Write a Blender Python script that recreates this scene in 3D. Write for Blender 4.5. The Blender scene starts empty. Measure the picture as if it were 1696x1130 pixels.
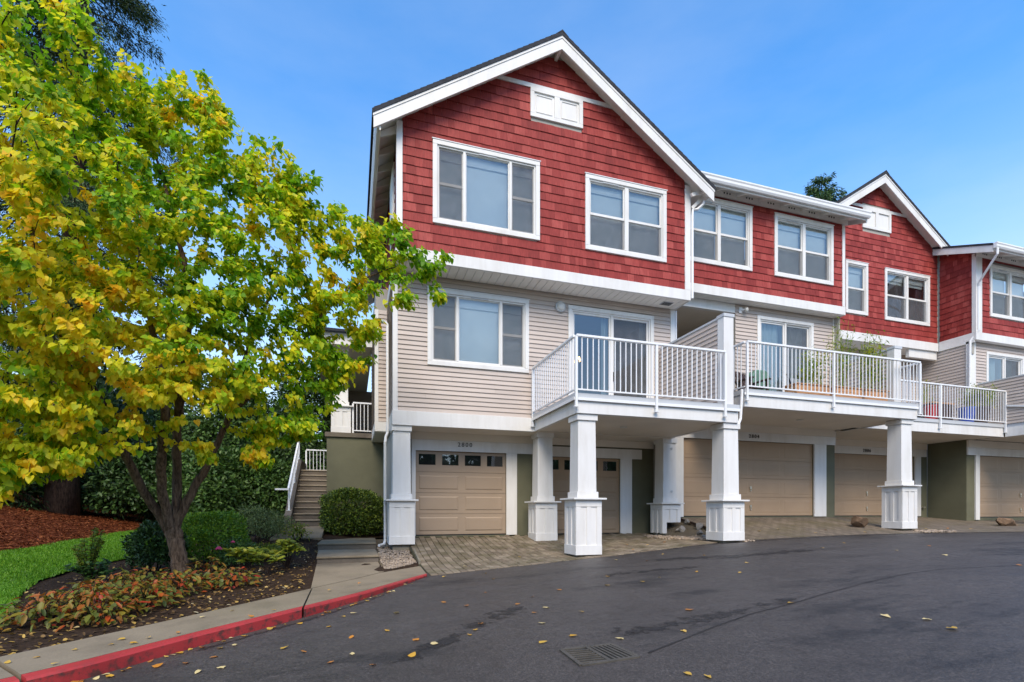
import bpy, math, random
import numpy as np
from mathutils import Vector, Matrix

# ------------------------------------------------------------------ camera, sky, sun, exposure
scene = bpy.context.scene
C = scene.collection
R = math.radians
YAW = 17.4507
cam_d = bpy.data.cameras.new('camera'); cam = bpy.data.objects.new('camera', cam_d); C.objects.link(cam)
cam_d.sensor_width = 36.0; cam_d.lens = 17.894; cam_d.shift_y = 0.1663
cam_d.clip_start = 0.1; cam_d.clip_end = 2000
cam.location = (0, 0, 0); cam.rotation_euler = (R(90), 0, R(-YAW))
scene.camera = cam

SUN_EL, SUN_AZ = 46.0, 196.0      # azimuth measured clockwise from +Y (compass style)
world = bpy.data.worlds.new('World'); scene.world = world; world.use_nodes = True
wn = world.node_tree; wn.nodes.clear()
w_out = wn.nodes.new('ShaderNodeOutputWorld'); w_bg = wn.nodes.new('ShaderNodeBackground')
w_sky = wn.nodes.new('ShaderNodeTexSky'); w_sky.sky_type = 'NISHITA'; w_sky.sun_disc = False
w_sky.sun_elevation = R(SUN_EL); w_sky.sun_rotation = R(SUN_AZ)
w_sky.altitude = 0; w_sky.air_density = 1.0; w_sky.dust_density = 0.25; w_sky.ozone_density = 1.5
w_bg.inputs['Strength'].default_value = 0.15
# thin high cloud veil all over the sky
w_tc = wn.nodes.new('ShaderNodeTexCoord'); w_map = wn.nodes.new('ShaderNodeMapping')
w_map.inputs['Scale'].default_value = (1.2, 1.2, 3.6)
w_no = wn.nodes.new('ShaderNodeTexNoise'); w_no.inputs['Scale'].default_value = 1.7; w_no.inputs['Detail'].default_value = 7
w_no.inputs['Roughness'].default_value = 0.55
w_rp = wn.nodes.new('ShaderNodeMapRange'); w_rp.inputs['From Min'].default_value = 0.36; w_rp.inputs['From Max'].default_value = 0.8
w_rp.inputs['To Min'].default_value = 0.0; w_rp.inputs['To Max'].default_value = 0.20
w_mx = wn.nodes.new('ShaderNodeMix'); w_mx.data_type = 'RGBA'
w_mx.inputs[7].default_value = (2.5, 2.75, 3.0, 1)
wn.links.new(w_tc.outputs['Generated'], w_map.inputs['Vector']); wn.links.new(w_map.outputs[0], w_no.inputs['Vector'])
wn.links.new(w_no.outputs['Fac'], w_rp.inputs['Value']); 
w_sx = wn.nodes.new('ShaderNodeSeparateXYZ'); wn.links.new(w_tc.outputs['Generated'], w_sx.inputs[0])
w_hz = wn.nodes.new('ShaderNodeMapRange'); w_hz.inputs['From Min'].default_value = 0.0; w_hz.inputs['From Max'].default_value = 0.62
w_hz.inputs['To Min'].default_value = 0.72; w_hz.inputs['To Max'].default_value = 0.0; w_hz.interpolation_type = 'SMOOTHSTEP'
wn.links.new(w_sx.outputs[2], w_hz.inputs['Value'])
w_ad = wn.nodes.new('ShaderNodeMath'); w_ad.operation = 'ADD'; w_ad.use_clamp = True
wn.links.new(w_rp.outputs[0], w_ad.inputs[0]); wn.links.new(w_hz.outputs[0], w_ad.inputs[1]); wn.links.new(w_ad.outputs[0], w_mx.inputs[0])
w_hs = wn.nodes.new('ShaderNodeHueSaturation'); w_hs.inputs['Saturation'].default_value = 1.33
wn.links.new(w_sky.outputs[0], w_hs.inputs['Color']); wn.links.new(w_hs.outputs[0], w_mx.inputs[6]); wn.links.new(w_mx.outputs[2], w_bg.inputs['Color'])
wn.links.new(w_bg.outputs[0], w_out.inputs['Surface'])

sun_d = bpy.data.lights.new('sun', 'SUN'); sun_d.energy = 1.75; sun_d.angle = R(36); sun_d.color = (1.0, 0.86, 0.66)
sun = bpy.data.objects.new('sun', sun_d); C.objects.link(sun)
_d = Vector((math.sin(R(SUN_AZ)) * math.cos(R(SUN_EL)), math.cos(R(SUN_AZ)) * math.cos(R(SUN_EL)), math.sin(R(SUN_EL))))
sun.rotation_euler = _d.to_track_quat('Z', 'Y').to_euler()
sun.location = (0, -20, 30)

scene.view_settings.view_transform = 'Standard'; scene.view_settings.look = 'None'
scene.view_settings.gamma = 1.0; scene.view_settings.exposure = 1.3
scene.view_settings.use_curve_mapping = False
scene.cycles.max_bounces = 8; scene.cycles.transparent_max_bounces = 16
scene.cycles.use_denoising = True

rng = np.random.default_rng(7)
random.seed(7)

# ------------------------------------------------------------------ materials
def lin(h):
    h = h.lstrip('#'); v = [int(h[i:i+2], 16) / 255 for i in (0, 2, 4)]
    return tuple(c / 12.92 if c <= 0.04045 else ((c + 0.055) / 1.055) ** 2.4 for c in v)

class NT:
    def __init__(s, name):
        s.m = bpy.data.materials.new(name); s.m.use_nodes = True; s.t = s.m.node_tree
        s.b = s.t.nodes['Principled BSDF']; s.out = s.t.nodes['Material Output']
    def n(s, typ, **kw):
        nd = s.t.nodes.new(typ)
        for k, v in kw.items(): setattr(nd, k, v)
        return nd
    def l(s, a, b): s.t.links.new(a, b)
    def pos(s, scale=(1, 1, 1)):
        g = s.n('ShaderNodeNewGeometry'); mp = s.n('ShaderNodeMapping'); mp.inputs['Scale'].default_value = scale
        s.l(g.outputs['Position'], mp.inputs['Vector']); return mp.outputs[0]
    def noise(s, vec, scale, detail=4, rough=0.55):
        nd = s.n('ShaderNodeTexNoise'); nd.inputs['Scale'].default_value = scale; nd.inputs['Detail'].default_value = detail
        nd.inputs['Roughness'].default_value = rough; s.l(vec, nd.inputs['Vector']); return nd.outputs['Fac']
    def ramp(s, fac, stops):
        nd = s.n('ShaderNodeValToRGB'); e = nd.color_ramp.elements
        while len(e) < len(stops): e.new(0.5)
        for el, (p, c) in zip(e, stops):
            el.position = p; el.color = (*c, 1) if len(c) == 3 else c
        s.l(fac, nd.inputs[0]); return nd.outputs[0]
    def math(s, op, a, b=None, c=None):
        nd = s.n('ShaderNodeMath', operation=op)
        for i, v in enumerate((a, b, c)):
            if v is None: continue
            if isinstance(v, (int, float)): nd.inputs[i].default_value = v
            else: s.l(v, nd.inputs[i])
        return nd.outputs[0]
    def mix(s, fac, a, b, blend='MIX'):
        nd = s.n('ShaderNodeMix', data_type='RGBA', blend_type=blend)
        for i, v in ((0, fac), (6, a), (7, b)):
            if isinstance(v, (int, float)): nd.inputs[i].default_value = v
            elif isinstance(v, tuple): nd.inputs[i].default_value = (*v, 1) if len(v) == 3 else v
            else: s.l(v, nd.inputs[i])
        return nd.outputs[2]
    def rand(s):
        g = s.n('ShaderNodeNewGeometry'); o = s.n('ShaderNodeObjectInfo')
        return s.math('FRACT', s.math('ADD', g.outputs['Random Per Island'], o.outputs['Random']))
    def bump(s, h, strength=0.3, dist=0.01):
        nd = s.n('ShaderNodeBump'); nd.inputs['Strength'].default_value = strength; nd.inputs['Distance'].default_value = dist
        s.l(h, nd.inputs['Height']); s.l(nd.outputs[0], s.b.inputs['Normal'])
    def base(s, c):
        if isinstance(c, tuple): s.b.inputs['Base Color'].default_value = (*c, 1)
        else: s.l(c, s.b.inputs['Base Color'])
    def rough(s, v):
        if isinstance(v, (int, float)): s.b.inputs['Roughness'].default_value = v
        else: s.l(v, s.b.inputs['Roughness'])
    def spec(s, v): s.b.inputs['Specular IOR Level'].default_value = v

def sc(c, k): return tuple(x * k for x in c)

def m_paint(name, col, rough=0.45, var=0.06, scale=2.0, bump=0.12, stretch=(1, 1, 1)):
    t = NT(name); v = t.pos(stretch)
    n1 = t.noise(v, scale, 5); n2 = t.noise(v, scale * 14, 3)
    c = t.ramp(n1, [(0.25, sc(col, 1 - var * 1.6)), (0.6, col), (0.85, sc(col, 1 + var * 0.5))])
    t.base(c); t.rough(rough); t.spec(0.35); t.bump(n2, bump, 0.004); return t.m

M = {}
def m_white():
    t = NT('white_paint'); n1 = t.noise(t.pos((1.0, 1.0, 0.35)), 2.2, 6, 0.6); n2 = t.noise(t.pos((9, 9, 0.8)), 1.0, 4, 0.6); n3 = t.noise(t.pos(), 24, 3)
    c = t.ramp(n1, [(0.25, (0.62, 0.60, 0.56)), (0.5, (0.70, 0.69, 0.67)), (0.8, (0.735, 0.73, 0.715))])
    c = t.mix(0.22, c, t.ramp(n2, [(0.3, (0.72, 0.70, 0.66)), (0.62, (1.0, 1.0, 1.0))]), 'MULTIPLY')
    t.base(c); t.rough(0.45); t.spec(0.35); t.bump(n3, 0.15, 0.004); return t.m
M['white'] = m_white()
M['white_metal'] = m_paint('white_powder_coat', (0.76, 0.765, 0.77), 0.35, 0.03, 3.0, 0.05)
M['soffit'] = m_paint('soffit_paint', (0.80, 0.77, 0.72), 0.6, 0.05, 1.2)
M['ceiling'] = m_paint('under_deck_panel', (0.72, 0.66, 0.57), 0.7, 0.06, 1.1)
M['greenwall'] = m_paint('olive_stucco', (0.135, 0.132, 0.082), 0.8, 0.14, 1.4, 0.6)
M['garage'] = m_paint('tan_garage_steel', (0.33, 0.25, 0.178), 0.5, 0.05, 1.5, 0.1)
M['garage2'] = m_paint('shade_warmed_garage_steel', (0.37, 0.26, 0.165), 0.5, 0.06, 1.5, 0.1)  # warmth put into the colour to offset bluish shade under the decks
M['interior'] = m_paint('interior_plaster', (0.36, 0.34, 0.30), 0.8, 0.03)
M['dark'] = m_paint('dark_interior', (0.02, 0.02, 0.02), 0.8, 0.05)
M['flash'] = m_paint('deck_edge_flashing', (0.50, 0.52, 0.54), 0.4, 0.05, 2.0, 0.05)
M['roofing'] = m_paint('asphalt_roof_shingle', (0.035, 0.037, 0.045), 0.9, 0.3, 9.0, 0.8)
M['number'] = m_paint('dark_bronze', (0.05, 0.042, 0.035), 0.4, 0.05)
M['brass'] = m_paint('handle_nickel', (0.62, 0.58, 0.48), 0.3, 0.05); M['brass'].node_tree.nodes['Principled BSDF'].inputs['Metallic'].default_value = 0.8

def m_shingle():
    t = NT('red_cedar_shingle'); r = t.rand(); v = t.pos((55, 55, 2.2)); g = t.noise(v, 1.0, 4, 0.6)
    big = t.noise(t.pos(), 0.9, 3)
    c = t.ramp(r, [(0.0, (0.215, 0.028, 0.023)), (0.35, (0.262, 0.035, 0.029)), (0.7, (0.30, 0.045, 0.037)), (1.0, (0.36, 0.068, 0.056))])
    c = t.mix(0.7, c, t.ramp(g, [(0.25, (0.55, 0.5, 0.5)), (0.55, (1.0, 1.0, 1.0)), (0.8, (1.45, 1.75, 1.75))]), 'MULTIPLY')
    c = t.mix(0.35, c, t.ramp(big, [(0.3, (0.8, 0.78, 0.78)), (0.7, (1.15, 1.15, 1.15))]), 'MULTIPLY')
    t.base(c); t.rough(0.68); t.spec(0.25); t.bump(g, 0.5, 0.004); return t.m
M['shingle'] = m_shingle()
def m_siding():
    t = NT('beige_lap_siding'); v = t.pos((3, 3, 60)); g = t.noise(v, 1.0, 3); big = t.noise(t.pos(), 0.8, 4)
    r = t.rand(); c = t.ramp(big, [(0.3, (0.46, 0.392, 0.346)), (0.7, (0.515, 0.442, 0.392))])
    c = t.mix(0.5, c, t.ramp(r, [(0, (0.86, 0.86, 0.86)), (1, (1.1, 1.1, 1.1))]), 'MULTIPLY')
    t.base(c); t.rough(0.55); t.spec(0.3); t.bump(g, 0.15, 0.003); return t.m
M['siding'] = m_siding()
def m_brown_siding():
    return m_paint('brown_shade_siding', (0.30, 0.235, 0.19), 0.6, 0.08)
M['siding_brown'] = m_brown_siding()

def m_glass():
    t = NT('window_glass'); t.t.nodes.remove(t.b)
    tr = t.n('ShaderNodeBsdfTransparent'); tr.inputs[0].default_value = (0.92, 0.95, 0.93, 1)
    gl = t.n('ShaderNodeBsdfGlossy'); gl.inputs['Roughness'].default_value = 0.015; gl.inputs[0].default_value = (0.93, 0.97, 1.0, 1)
    fr = t.n('ShaderNodeFresnel'); fr.inputs[0].default_value = 1.52
    nz = t.noise(t.pos(), 1.3, 2); bp = t.n('ShaderNodeBump'); bp.inputs['Strength'].default_value = 0.04; bp.inputs['Distance'].default_value = 0.05
    t.l(nz, bp.inputs['Height']); t.l(bp.outputs[0], gl.inputs['Normal'])
    f = t.math('MINIMUM', t.math('MULTIPLY_ADD', fr.outputs[0], 2.4, 0.03), 1.0)
    mx = t.n('ShaderNodeMixShader'); t.l(f, mx.inputs[0]); t.l(tr.outputs[0], mx.inputs[1]); t.l(gl.outputs[0], mx.inputs[2])
    t.l(mx.outputs[0], t.out.inputs[0]); return t.m
M['glass'] = m_glass()
def m_screen():
    t = NT('insect_screen'); t.t.nodes.remove(t.b)
    tr = t.n('ShaderNodeBsdfTransparent'); df = t.n('ShaderNodeBsdfDiffuse')
    nz = t.noise(t.pos(), 5.0, 4); c = t.ramp(nz, [(0.3, (0.10, 0.105, 0.11)), (0.7, (0.17, 0.17, 0.18))]); t.l(c, df.inputs[0])
    mx = t.n('ShaderNodeMixShader'); mx.inputs[0].default_value = 0.5
    t.l(tr.outputs[0], mx.inputs[1]); t.l(df.outputs[0], mx.inputs[2]); t.l(mx.outputs[0], t.out.inputs[0]); return t.m
M['screen'] = m_screen()
def m_blind():
    t = NT('pale_window_shade'); n1 = t.noise(t.pos((1, 1, 1)), 1.1, 2)
    t.base(t.ramp(n1, [(0.3, (0.66, 0.70, 0.68)), (0.7, (0.80, 0.82, 0.78))])); t.rough(0.8); return t.m
M['blind'] = m_blind()
M['blindw'] = m_paint('white_blind', (0.74, 0.76, 0.73), 0.7, 0.03)
M['curtain'] = m_paint('pale_blue_curtain', (0.50, 0.58, 0.58), 0.8, 0.08, 6, 0.3, (6, 6, 0.3))
M['curtain_dk'] = m_paint('plum_curtain', (0.10, 0.085, 0.10), 0.8, 0.12, 6, 0.3, (6, 6, 0.3))

def m_concrete(name, col, moss=0.0):
    t = NT(name); n1 = t.noise(t.pos(), 1.6, 6, 0.6); n2 = t.noise(t.pos(), 60, 3, 0.7); n3 = t.noise(t.pos(), 0.5, 3)
    c = t.ramp(n1, [(0.25, sc(col, 0.66)), (0.5, col), (0.8, sc(col, 1.18))])
    c = t.mix(0.4, c, t.ramp(n2, [(0.3, (0.6, 0.6, 0.6)), (0.7, (1.25, 1.25, 1.25))]), 'MULTIPLY')
    if moss: c = t.mix(t.math('MULTIPLY', t.ramp(n3, [(0.45, (0, 0, 0)), (0.7, (1, 1, 1))]), moss), c, (0.07, 0.075, 0.025))
    t.base(c); t.rough(0.85); t.spec(0.25); t.bump(n2, 0.35, 0.004); return t.m
M['concrete'] = m_concrete('sidewalk_concrete', (0.235, 0.19, 0.13), 0.25)
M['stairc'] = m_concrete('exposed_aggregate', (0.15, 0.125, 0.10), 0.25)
def m_drive():
    t = NT('weathered_paver_driveway'); mp = t.n('ShaderNodeMapping'); g = t.n('ShaderNodeNewGeometry'); mp.inputs['Rotation'].default_value = (0, 0, math.pi / 2); t.l(g.outputs['Position'], mp.inputs['Vector'])
    b = t.n('ShaderNodeTexBrick'); b.inputs['Scale'].default_value = 1.0; b.inputs['Brick Width'].default_value = 0.262; b.inputs['Row Height'].default_value = 0.142; b.inputs['Mortar Size'].default_value = 0.009; b.inputs['Bias'].default_value = -0.1
    b.inputs['Color1'].default_value = (0.13, 0.10, 0.072, 1); b.inputs['Color2'].default_value = (0.205, 0.16, 0.115, 1); b.inputs['Mortar'].default_value = (0.045, 0.04, 0.022, 1); t.l(mp.outputs[0], b.inputs['Vector'])
    n1 = t.noise(t.pos(), 1.1, 5, 0.6); n2 = t.noise(t.pos(), 45, 3)
    c = t.mix(0.5, b.outputs['Color'], t.ramp(n2, [(0.3, (0.6, 0.6, 0.6)), (0.7, (1.3, 1.3, 1.3))]), 'MULTIPLY')
    c = t.mix(t.math('MULTIPLY', t.ramp(n1, [(0.46, (0, 0, 0)), (0.66, (1, 1, 1))]), 0.65), c, (0.085, 0.07, 0.026)); t.base(c); t.rough(0.85)
    t.bump(t.math('ADD', t.math('MULTIPLY', b.outputs['Fac'], -1.0), t.math('MULTIPLY', n2, 0.3)), 0.5, 0.01); return t.m
M['driveway'] = m_drive()
M['treadc'] = m_concrete('worn_lit_tread_concrete', (0.30, 0.25, 0.185), 0.1)  # worn treads paler than risers: light from above put into the colour
M['joint'] = m_concrete('mossy_joint_sand', (0.04, 0.038, 0.022), 0.6)
M['footing'] = m_concrete('footing_concrete', (0.24, 0.21, 0.16), 0.2)
def m_paver():
    t = NT('paver_brick'); r = t.rand(); n1 = t.noise(t.pos(), 0.55, 4); n2 = t.noise(t.pos(), 40, 3)
    n4 = t.noise(t.pos(), 2.6, 4)
    c = t.ramp(r, [(0, (0.135, 0.102, 0.07)), (0.5, (0.19, 0.148, 0.102)), (1, (0.26, 0.21, 0.15))])
    c = t.mix(0.5, c, t.ramp(n2, [(0.3, (0.6, 0.6, 0.6)), (0.7, (1.3, 1.3, 1.3))]), 'MULTIPLY')
    c = t.mix(t.math('MULTIPLY', t.ramp(n4, [(0.42, (0, 0, 0)), (0.62, (1, 1, 1))]), 0.65), c, (0.08, 0.068, 0.026))
    t.base(c); t.rough(0.85); t.bump(n2, 0.4, 0.004); return t.m
M['paver'] = m_paver()
def m_asphalt():
    t = NT('asphalt'); p = t.pos(); n1 = t.noise(p, 0.35, 5, 0.6); n2 = t.noise(p, 55, 3, 0.85); n3 = t.noise(t.pos((0.55, 1.5, 1)), 0.55, 7, 0.68)
    n5 = t.noise(p, 3.0, 6, 0.7); n6 = t.noise(p, 14, 4, 0.7)
    c = t.ramp(n1, [(0.3, (0.044, 0.0375, 0.033)), (0.7, (0.062, 0.053, 0.0465))])
    c = t.mix(0.55, c, t.ramp(n5, [(0.3, (0.62, 0.62, 0.62)), (0.5, (1, 1, 1)), (0.72, (1.3, 1.3, 1.3))]), 'MULTIPLY')
    c = t.mix(0.5, c, t.ramp(n6, [(0.3, (0.6, 0.6, 0.6)), (0.68, (1.35, 1.35, 1.35))]), 'MULTIPLY')
    st = t.ramp(n3, [(0.54, (0, 0, 0)), (0.61, (1, 1, 1))])
    st2 = t.math('MULTIPLY', st, t.ramp(n5, [(0.40, (0.1, 0.1, 0.1)), (0.52, (1, 1, 1))]))
    c = t.mix(t.math('MULTIPLY', st2, 0.8), c, (0.016, 0.014, 0.013))
    c = t.mix(0.85, c, t.ramp(n2, [(0.30, (0.3, 0.3, 0.3)), (0.5, (1, 1, 1)), (0.7, (2.3, 2.25, 2.2))]), 'MULTIPLY')
    t.base(c); t.rough(t.ramp(n5, [(0.35, (0.48, 0.48, 0.48)), (0.65, (0.68, 0.68, 0.68))])); t.spec(0.45); t.bump(n2, 0.7, 0.006); return t.m
M['asphalt'] = m_asphalt()
def m_kerb():
    t = NT('red_kerb_paint'); p = t.pos(); n1 = t.noise(p, 9, 6, 0.7); n3 = t.noise(p, 1.2, 3); n2 = t.noise(p, 50, 3)
    c = t.ramp(n3, [(0.3, (0.32, 0.02, 0.02)), (0.7, (0.44, 0.036, 0.034))])
    g = t.n('ShaderNodeNewGeometry'); sx = t.n('ShaderNodeSeparateXYZ'); t.l(g.outputs['Normal'], sx.inputs[0])
    side = t.math('SUBTRACT', 1.0, t.math('ABSOLUTE', sx.outputs[2]))
    w = t.math('MULTIPLY', t.ramp(n1, [(0.48, (0, 0, 0)), (0.60, (1, 1, 1))]), t.math('MULTIPLY_ADD', side, 0.8, 0.12))
    c = t.mix(w, c, (0.07, 0.03, 0.022)); t.base(c); t.rough(0.6); t.bump(n2, 0.3, 0.004); return t.m
M['kerb'] = m_kerb()
def m_soil(name, stops, scale=18):
    t = NT(name); n1 = t.noise(t.pos(), scale, 6, 0.7); n2 = t.noise(t.pos(), 1.0, 3)
    c = t.mix(0.4, t.ramp(n1, stops), t.ramp(n2, [(0.3, (0.6, 0.6, 0.6)), (0.7, (1.3, 1.3, 1.3))]), 'MULTIPLY')
    t.base(c); t.rough(0.95); t.spec(0.1); t.bump(n1, 0.9, 0.03); return t.m
M['soil'] = m_soil('garden_soil', [(0.3, (0.018, 0.012, 0.008)), (0.55, (0.045, 0.028, 0.018)), (0.75, (0.10, 0.065, 0.04))])
M['mulch'] = m_soil('red_bark_mulch', [(0.3, (0.05, 0.013, 0.005)), (0.55, (0.13, 0.033, 0.011)), (0.75, (0.24, 0.08, 0.03))], 24)
M['lawn'] = m_soil('lawn_turf', [(0.3, (0.06, 0.15, 0.012)), (0.55, (0.10, 0.24, 0.016)), (0.8, (0.16, 0.32, 0.025))], 30)
M['gravel'] = m_soil('gravel_bed', [(0.3, (0.06, 0.05, 0.035)), (0.55, (0.18, 0.145, 0.10)), (0.75, (0.34, 0.29, 0.22))], 40)
def m_rock(name, a, b):
    t = NT(name); n1 = t.noise(t.pos(), 6, 6, 0.65); r = t.rand()
    c = t.ramp(n1, [(0.3, a), (0.7, b)]); c = t.mix(0.5, c, t.ramp(r, [(0, (0.6, 0.6, 0.65)), (1, (1.5, 1.4, 1.25))]), 'MULTIPLY')
    t.base(c); t.rough(0.85); t.bump(n1, 0.6, 0.02); return t.m
M['rock'] = m_rock('grey_rock', (0.14, 0.13, 0.12), (0.36, 0.33, 0.29))
M['pebble'] = m_rock('river_pebble', (0.15, 0.115, 0.085), (0.38, 0.31, 0.24))
M['boulder'] = m_rock('brown_boulder', (0.06, 0.036, 0.02), (0.20, 0.125, 0.07))
M['iron'] = m_paint('cast_iron', (0.085, 0.076, 0.062), 0.6, 0.25, 12, 0.5)
def m_bark(name, a, b):
    t = NT(name); n1 = t.noise(t.pos((1, 1, 0.22)), 26, 6, 0.7); n2 = t.noise(t.pos(), 3, 3)
    c = t.mix(0.45, t.ramp(n1, [(0.35, a), (0.65, b)]), t.ramp(n2, [(0.3, (0.6, 0.6, 0.55)), (0.7, (1.35, 1.3, 1.2))]), 'MULTIPLY')
    t.base(c); t.rough(0.9); t.spec(0.15); t.bump(n1, 1.0, 0.03); return t.m
M['bark'] = m_bark('tree_bark', (0.045, 0.028, 0.018), (0.21, 0.14, 0.095))
M['bark_dk'] = m_bark('conifer_bark', (0.02, 0.014, 0.011), (0.085, 0.055, 0.042))
M['twig'] = m_bark('twig_bark', (0.02, 0.013, 0.01), (0.06, 0.04, 0.03))

def m_leaf(name, mode, stops=None, trans=0.35, gloss=0.35):
    """mode 'attr' reads the point colour attribute of the mesh, 'object' the object's own colour, 'ramp' a random ramp."""
    t = NT(name)
    if mode == 'attr':
        a = t.n('ShaderNodeAttribute'); a.attribute_name = 'leafcol'; c = a.outputs['Color']
    elif mode == 'object':
        o = t.n('ShaderNodeObjectInfo'); c = o.outputs['Color']
    else: c = t.ramp(t.rand(), stops)
    t.l(c, t.b.inputs['Base Color']); t.rough(0.5); t.spec(gloss)
    tl = t.n('ShaderNodeBsdfTranslucent'); t.l(c, tl.inputs[0])
    mx = t.n('ShaderNodeMixShader'); mx.inputs[0].default_value = trans
    t.l(t.b.outputs[0], mx.inputs[1]); t.l(tl.outputs[0], mx.inputs[2]); t.l(mx.outputs[0], t.out.inputs[0]); return t.m
M['leaf_attr'] = m_leaf('tree_leaf', 'attr', trans=0.55)
M['leaf_obj'] = m_leaf('tree_leaf_single', 'object', trans=0.55)
G3 = lambda a, b, c: [(0, a), (0.5, b), (1, c)]
M['box_leaf'] = m_leaf('boxwood_leaf', 'ramp', G3((0.025, 0.05, 0.008), (0.065, 0.12, 0.012), (0.22, 0.28, 0.025)), 0.2)
M['bright_leaf'] = m_leaf('bright_hedge_leaf', 'ramp', G3((0.08, 0.17, 0.012), (0.17, 0.30, 0.018), (0.34, 0.46, 0.03)), 0.25)
M['dark_leaf'] = m_leaf('dark_evergreen_leaf', 'ramp', G3((0.018, 0.042, 0.010), (0.038, 0.08, 0.016), (0.08, 0.15, 0.03)), 0.15)
M['mid_leaf'] = m_leaf('mid_green_leaf', 'ramp', G3((0.03, 0.065, 0.012), (0.055, 0.12, 0.02), (0.11, 0.19, 0.035)), 0.25)
M['grey_leaf'] = m_leaf('grey_green_leaf', 'ramp', G3((0.08, 0.11, 0.035), (0.14, 0.19, 0.06), (0.25, 0.30, 0.10)), 0.25)
M['purple_leaf'] = m_leaf('purple_leaf', 'ramp', G3((0.02, 0.012, 0.014), (0.045, 0.025, 0.028), (0.08, 0.05, 0.04)), 0.2)
M['autumn_leaf'] = m_leaf('autumn_shrub_leaf', 'ramp', [(0, (0.05, 0.075, 0.012)), (0.25, (0.13, 0.15, 0.02)), (0.5, (0.24, 0.19, 0.02)), (0.7, (0.26, 0.10, 0.015)), (0.86, (0.38, 0.085, 0.012)), (0.94, (0.34, 0.025, 0.012)), (1, (0.07, 0.13, 0.02))], 0.3)
M['lime_leaf'] = m_leaf('lime_leaf', 'ramp', G3((0.10, 0.15, 0.012), (0.22, 0.27, 0.02), (0.36, 0.34, 0.03)), 0.35)
M['bamboo_leaf'] = m_leaf('bamboo_leaf', 'ramp', G3((0.10, 0.19, 0.012), (0.22, 0.34, 0.02), (0.50, 0.46, 0.04)), 0.4, 0.1)
M['conifer_leaf'] = m_leaf('conifer_needle', 'ramp', G3((0.014, 0.036, 0.010), (0.034, 0.068, 0.016), (0.07, 0.115, 0.026)), 0.12)
M['cypress_leaf'] = m_leaf('cypress_needle', 'ramp', G3((0.018, 0.05, 0.012), (0.04, 0.095, 0.02), (0.08, 0.14, 0.03)), 0.15)
M['grass'] = m_leaf('grass_blade', 'ramp', G3((0.06, 0.16, 0.008), (0.11, 0.27, 0.012), (0.19, 0.36, 0.02)), 0.35)
M['litter'] = m_leaf('leaf_litter', 'ramp', [(0, (0.06, 0.035, 0.018)), (0.4, (0.16, 0.09, 0.03)), (0.7, (0.36, 0.22, 0.06)), (0.9, (0.50, 0.32, 0.07)), (1, (0.5, 0.42, 0.26))], 0.15)
M['fallen'] = m_leaf('fallen_leaf_face', 'object', trans=0.15)
M['pink'] = m_paint('rose_petal', (0.55, 0.05, 0.16), 0.6)
M['chip'] = m_leaf('bark_chip', 'ramp', G3((0.06, 0.014, 0.005), (0.16, 0.042, 0.013), (0.32, 0.115, 0.042)), 0.0, 0.1)
M['wood'] = m_paint('cedar_planter', (0.58, 0.30, 0.14), 0.6, 0.2, 3, 0.3, (1, 1, 8))
M['blackp'] = m_paint('black_plastic', (0.015, 0.014, 0.014), 0.45)
M['brownwood'] = m_paint('dark_brown_wood', (0.055, 0.03, 0.018), 0.5, 0.2, 3)
M['tealcover'] = m_paint('green_fabric_cover', (0.11, 0.21, 0.155), 0.6, 0.15, 4, 0.4)
M['blue'] = m_paint('blue_plastic', (0.015, 0.06, 0.36), 0.35)
M['redp'] = m_paint('red_plastic', (0.5, 0.02, 0.025), 0.4)
M['patt'] = m_paint('grey_cushion', (0.30, 0.33, 0.36), 0.8, 0.4, 14)
M['dirtywhite'] = m_paint('opal_lamp_glass', (0.60, 0.59, 0.55), 0.3)
def m_emit(name, col, s):
    t = NT(name); t.b.inputs['Emission Color'].default_value = (*col, 1); t.b.inputs['Emission Strength'].default_value = s; t.base(col); return t.m
M['bulb'] = m_emit('warm_bulb', (1.0, 0.60, 0.22), 2.5)

# ------------------------------------------------------------------ building blocks
def tag(o, label=None, cat=None, group=None, kind=None):
    if label: o['label'] = label
    if cat: o['category'] = cat
    if group: o['group'] = group
    if kind: o['kind'] = kind
    return o
def link(name, me, parent=None):
    o = bpy.data.objects.new(name, me); C.objects.link(o)
    if parent is not None:
        o.parent = parent
        if parent.type == 'EMPTY': o.matrix_parent_inverse = Matrix.Translation(parent.location).inverted()
    return o
def thing(name, label, cat, loc=(0, 0, 0), group=None):
    o = bpy.data.objects.new(name, None); C.objects.link(o); o.location = loc; o.empty_display_size = 0.2
    return tag(o, label, cat, group)
def copy_tree(o, parent=None):
    c = o.copy(); C.objects.link(c)
    if parent is not None: c.parent = parent
    for ch in list(o.children): copy_tree(ch, c)
    return c

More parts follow.
